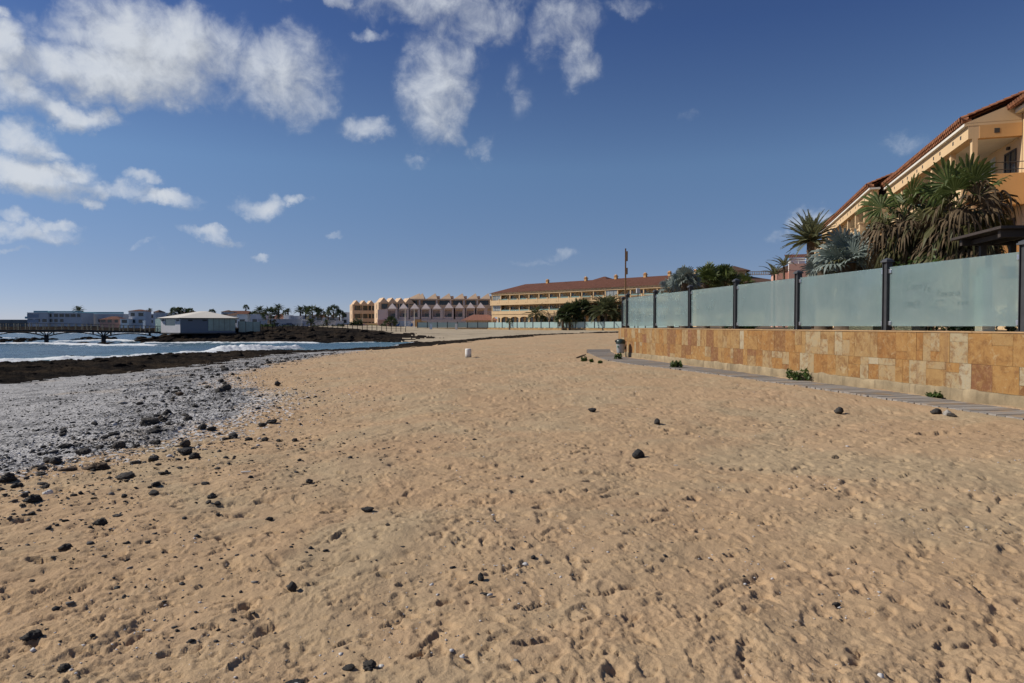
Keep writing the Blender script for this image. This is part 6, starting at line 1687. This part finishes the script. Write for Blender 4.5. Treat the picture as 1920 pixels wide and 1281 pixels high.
house(532, 543, 592.5, 270, 'white', 'small bright white house right of the orange roof', seed=18)
house(543, 562, 594, 272, 'grey_render', 'grey house with dark flat roof in the middle of the palms', seed=19)
house(562, 590, 593, 285, 'bluewall', 'wide blue-shaded house among the palms', seed=20)
house(588, 606, 595, 290, 'white', 'white house with sloping white roofs right among the palms', 'gable', 21, rh=1.2)
house(606, 634, 596, 295, 'grey_render', 'long low grey house behind the dune left of the pyramid hotel', seed=22)
house(640, 652, 587, 300, 'white', 'white house just left of the pyramid hotel', seed=23)
house(566, 630, 603, 262, 'bluewall', 'low white villa row at the back of the dune', seed=24, base=608)
house(485, 566, 600, 266, 'grey_render', 'low pale garden wall row behind the parked cars on the far shore', seed=25, base=608, win=False)
x0, x1 = ppx(-200, 420), ppx(50, 420)
bk = empty('breakwater', (0, 420, 0), 0, 'long pale harbour breakwater on the left horizon', 'breakwater')
MB().box(x0, x1, 0, 8, -3, EYE + 11.5 / F * 420).build('wall', stained('breakwater_stone', (.20, .21, .20), .4, .3, .9, .3, 2, .2), bk)
pw_ = house(268, 271, 603, 240, 'white', 'tiny white post at the bridge end', seed=26, win=False, cat='post', dep=.6) 
PAL = [(147.5, 583.5, 350, 9, 'date', 'lone palm standing above the grey apartment row'), (281, 582, 310, 4, 'date', 'small palm right of the tall lilac-grey house'), (276, 586, 310, 4, 'date', 'smaller palm touching the tall lilac-grey house'), (330, 587, 330, 7, 'fan', 'dark round palm above the pavilion roof, leftmost'), (343, 584, 330, 5, 'fan', 'palm above the pavilion roof, second from left'), (357, 586, 330, 5, 'fan', 'dark bush-like palm nearest the pavilion ridge'), (398, 586, 330, 4, 'fan', 'dark palm top just right of the pavilion ridge'),
 (461, 577, 290, 3.5, 'fan', 'tall thin pencil-like palm above the town'), (487, 584, 290, 9, 'date', 'spreading palm above the orange-roofed small house'), (478, 591, 285, 5, 'fan', 'dark low palm left of the pale blue-white house'), (507, 591, 255, 10, 'fan', 'large dark bushy palm before the orange roof'), (522.5, 580, 270, 9, 'date', 'tall feathery palm, highest of the far right town palms'), (540, 583, 275, 5, 'date', 'slim palm right of the highest feathery palm'), (535, 588, 275, 4, 'fan', 'low dark palm between two slim palms'),
 (563, 584, 280, 9, 'date', 'left palm of the broad double crown above the white villas'), (573, 583, 280, 9, 'date', 'right palm of the broad double crown above the white villas'), (586, 586, 265, 9, 'fan', 'dark palm with curved trunk left of the far pair'), (596, 582, 285, 6, 'date', 'tall thin palm right of the dark curved palm'), (602, 587, 285, 5, 'fan', 'low palm at the foot of the tall thin palm'), (625, 585, 275, 8, 'fan', 'bushy palm nearest the pyramid hotel'), (637, 591, 275, 6, 'fan', 'dark shrub-like palm touching the pyramid hotel wing'), (615, 590, 280, 4, 'fan', 'small dark palm left of the bushy palm by the hotel'), (583, 605, 225, 8, 'date', 'short palm on the dune above the rocks'), (612, 606, 225, 6, 'date', 'smallest dune palm left of the cream garden wall')]
for i, (px, py, Y, r_, kd, lb_) in enumerate(PAL):
    far_palm(px, py, Y, r_, lb_, kd, 60 + i, 1.2, 'dark_leaf', 22 if kd == 'fan' else 20)
# dune scrub
for i, (px, w_, hh, lb_) in enumerate(((497, 30, 6, 'round olive shrub on the dune just right of the pavilion'), (545, 40, 4, 'long low shrub on the dune before the parked cars'), (600, 34, 4, 'low shrub on the dune before the white villas'), (632, 16, 4, 'small shrub left of the cream garden wall'), (640, 10, 6, 'dark shrub against the garden wall'))):
    p = at(px, 612, 200); k = 200 / F; bush('dune_shrub', (p.x, p.y, .9), (w_ * k / 2, 2.0, hh * k), lb_, 'dark_leaf' if i != 0 else 'hedge', 700, .26, 90 + i, 'shrub')
t_ = [(521, (.03, .035, .04)), (531, (.5, .5, .5)), (543, (.1, .14, .2))]
for i, (px, c_) in enumerate(t_):
    p = at(px, 608, 256); car = empty('parked_car', (p.x, p.y, 1.25), .2 * i, ('dark car', 'pale silver car', 'dark blue car')[i] + ' parked on the far shore below the palms', 'car', 'cars parked on the far shore')
    m = MB(); m.prism([(-2, .35), (2, .35), (2, .85), (1.2, .95), (.7, 1.42), (-1.0, 1.42), (-1.6, .95), (-2, .9)], -.8, .8, 0, Matrix.Rotation(R(90), 4, 'X')); m.build('body', plain('car_paint', c_, .3), car, .05)
    for wx in (-1.25, 1.25):
        for wy in (-.8, .8):
            w_ = MB().lathe([(.0, -.1), (.32, -.1), (.32, .1), (0, .1)], 12).build('wheel', M['frame'], car); w_.location = (wx, wy, .32); w_.rotation_euler = (R(90), 0, 0)
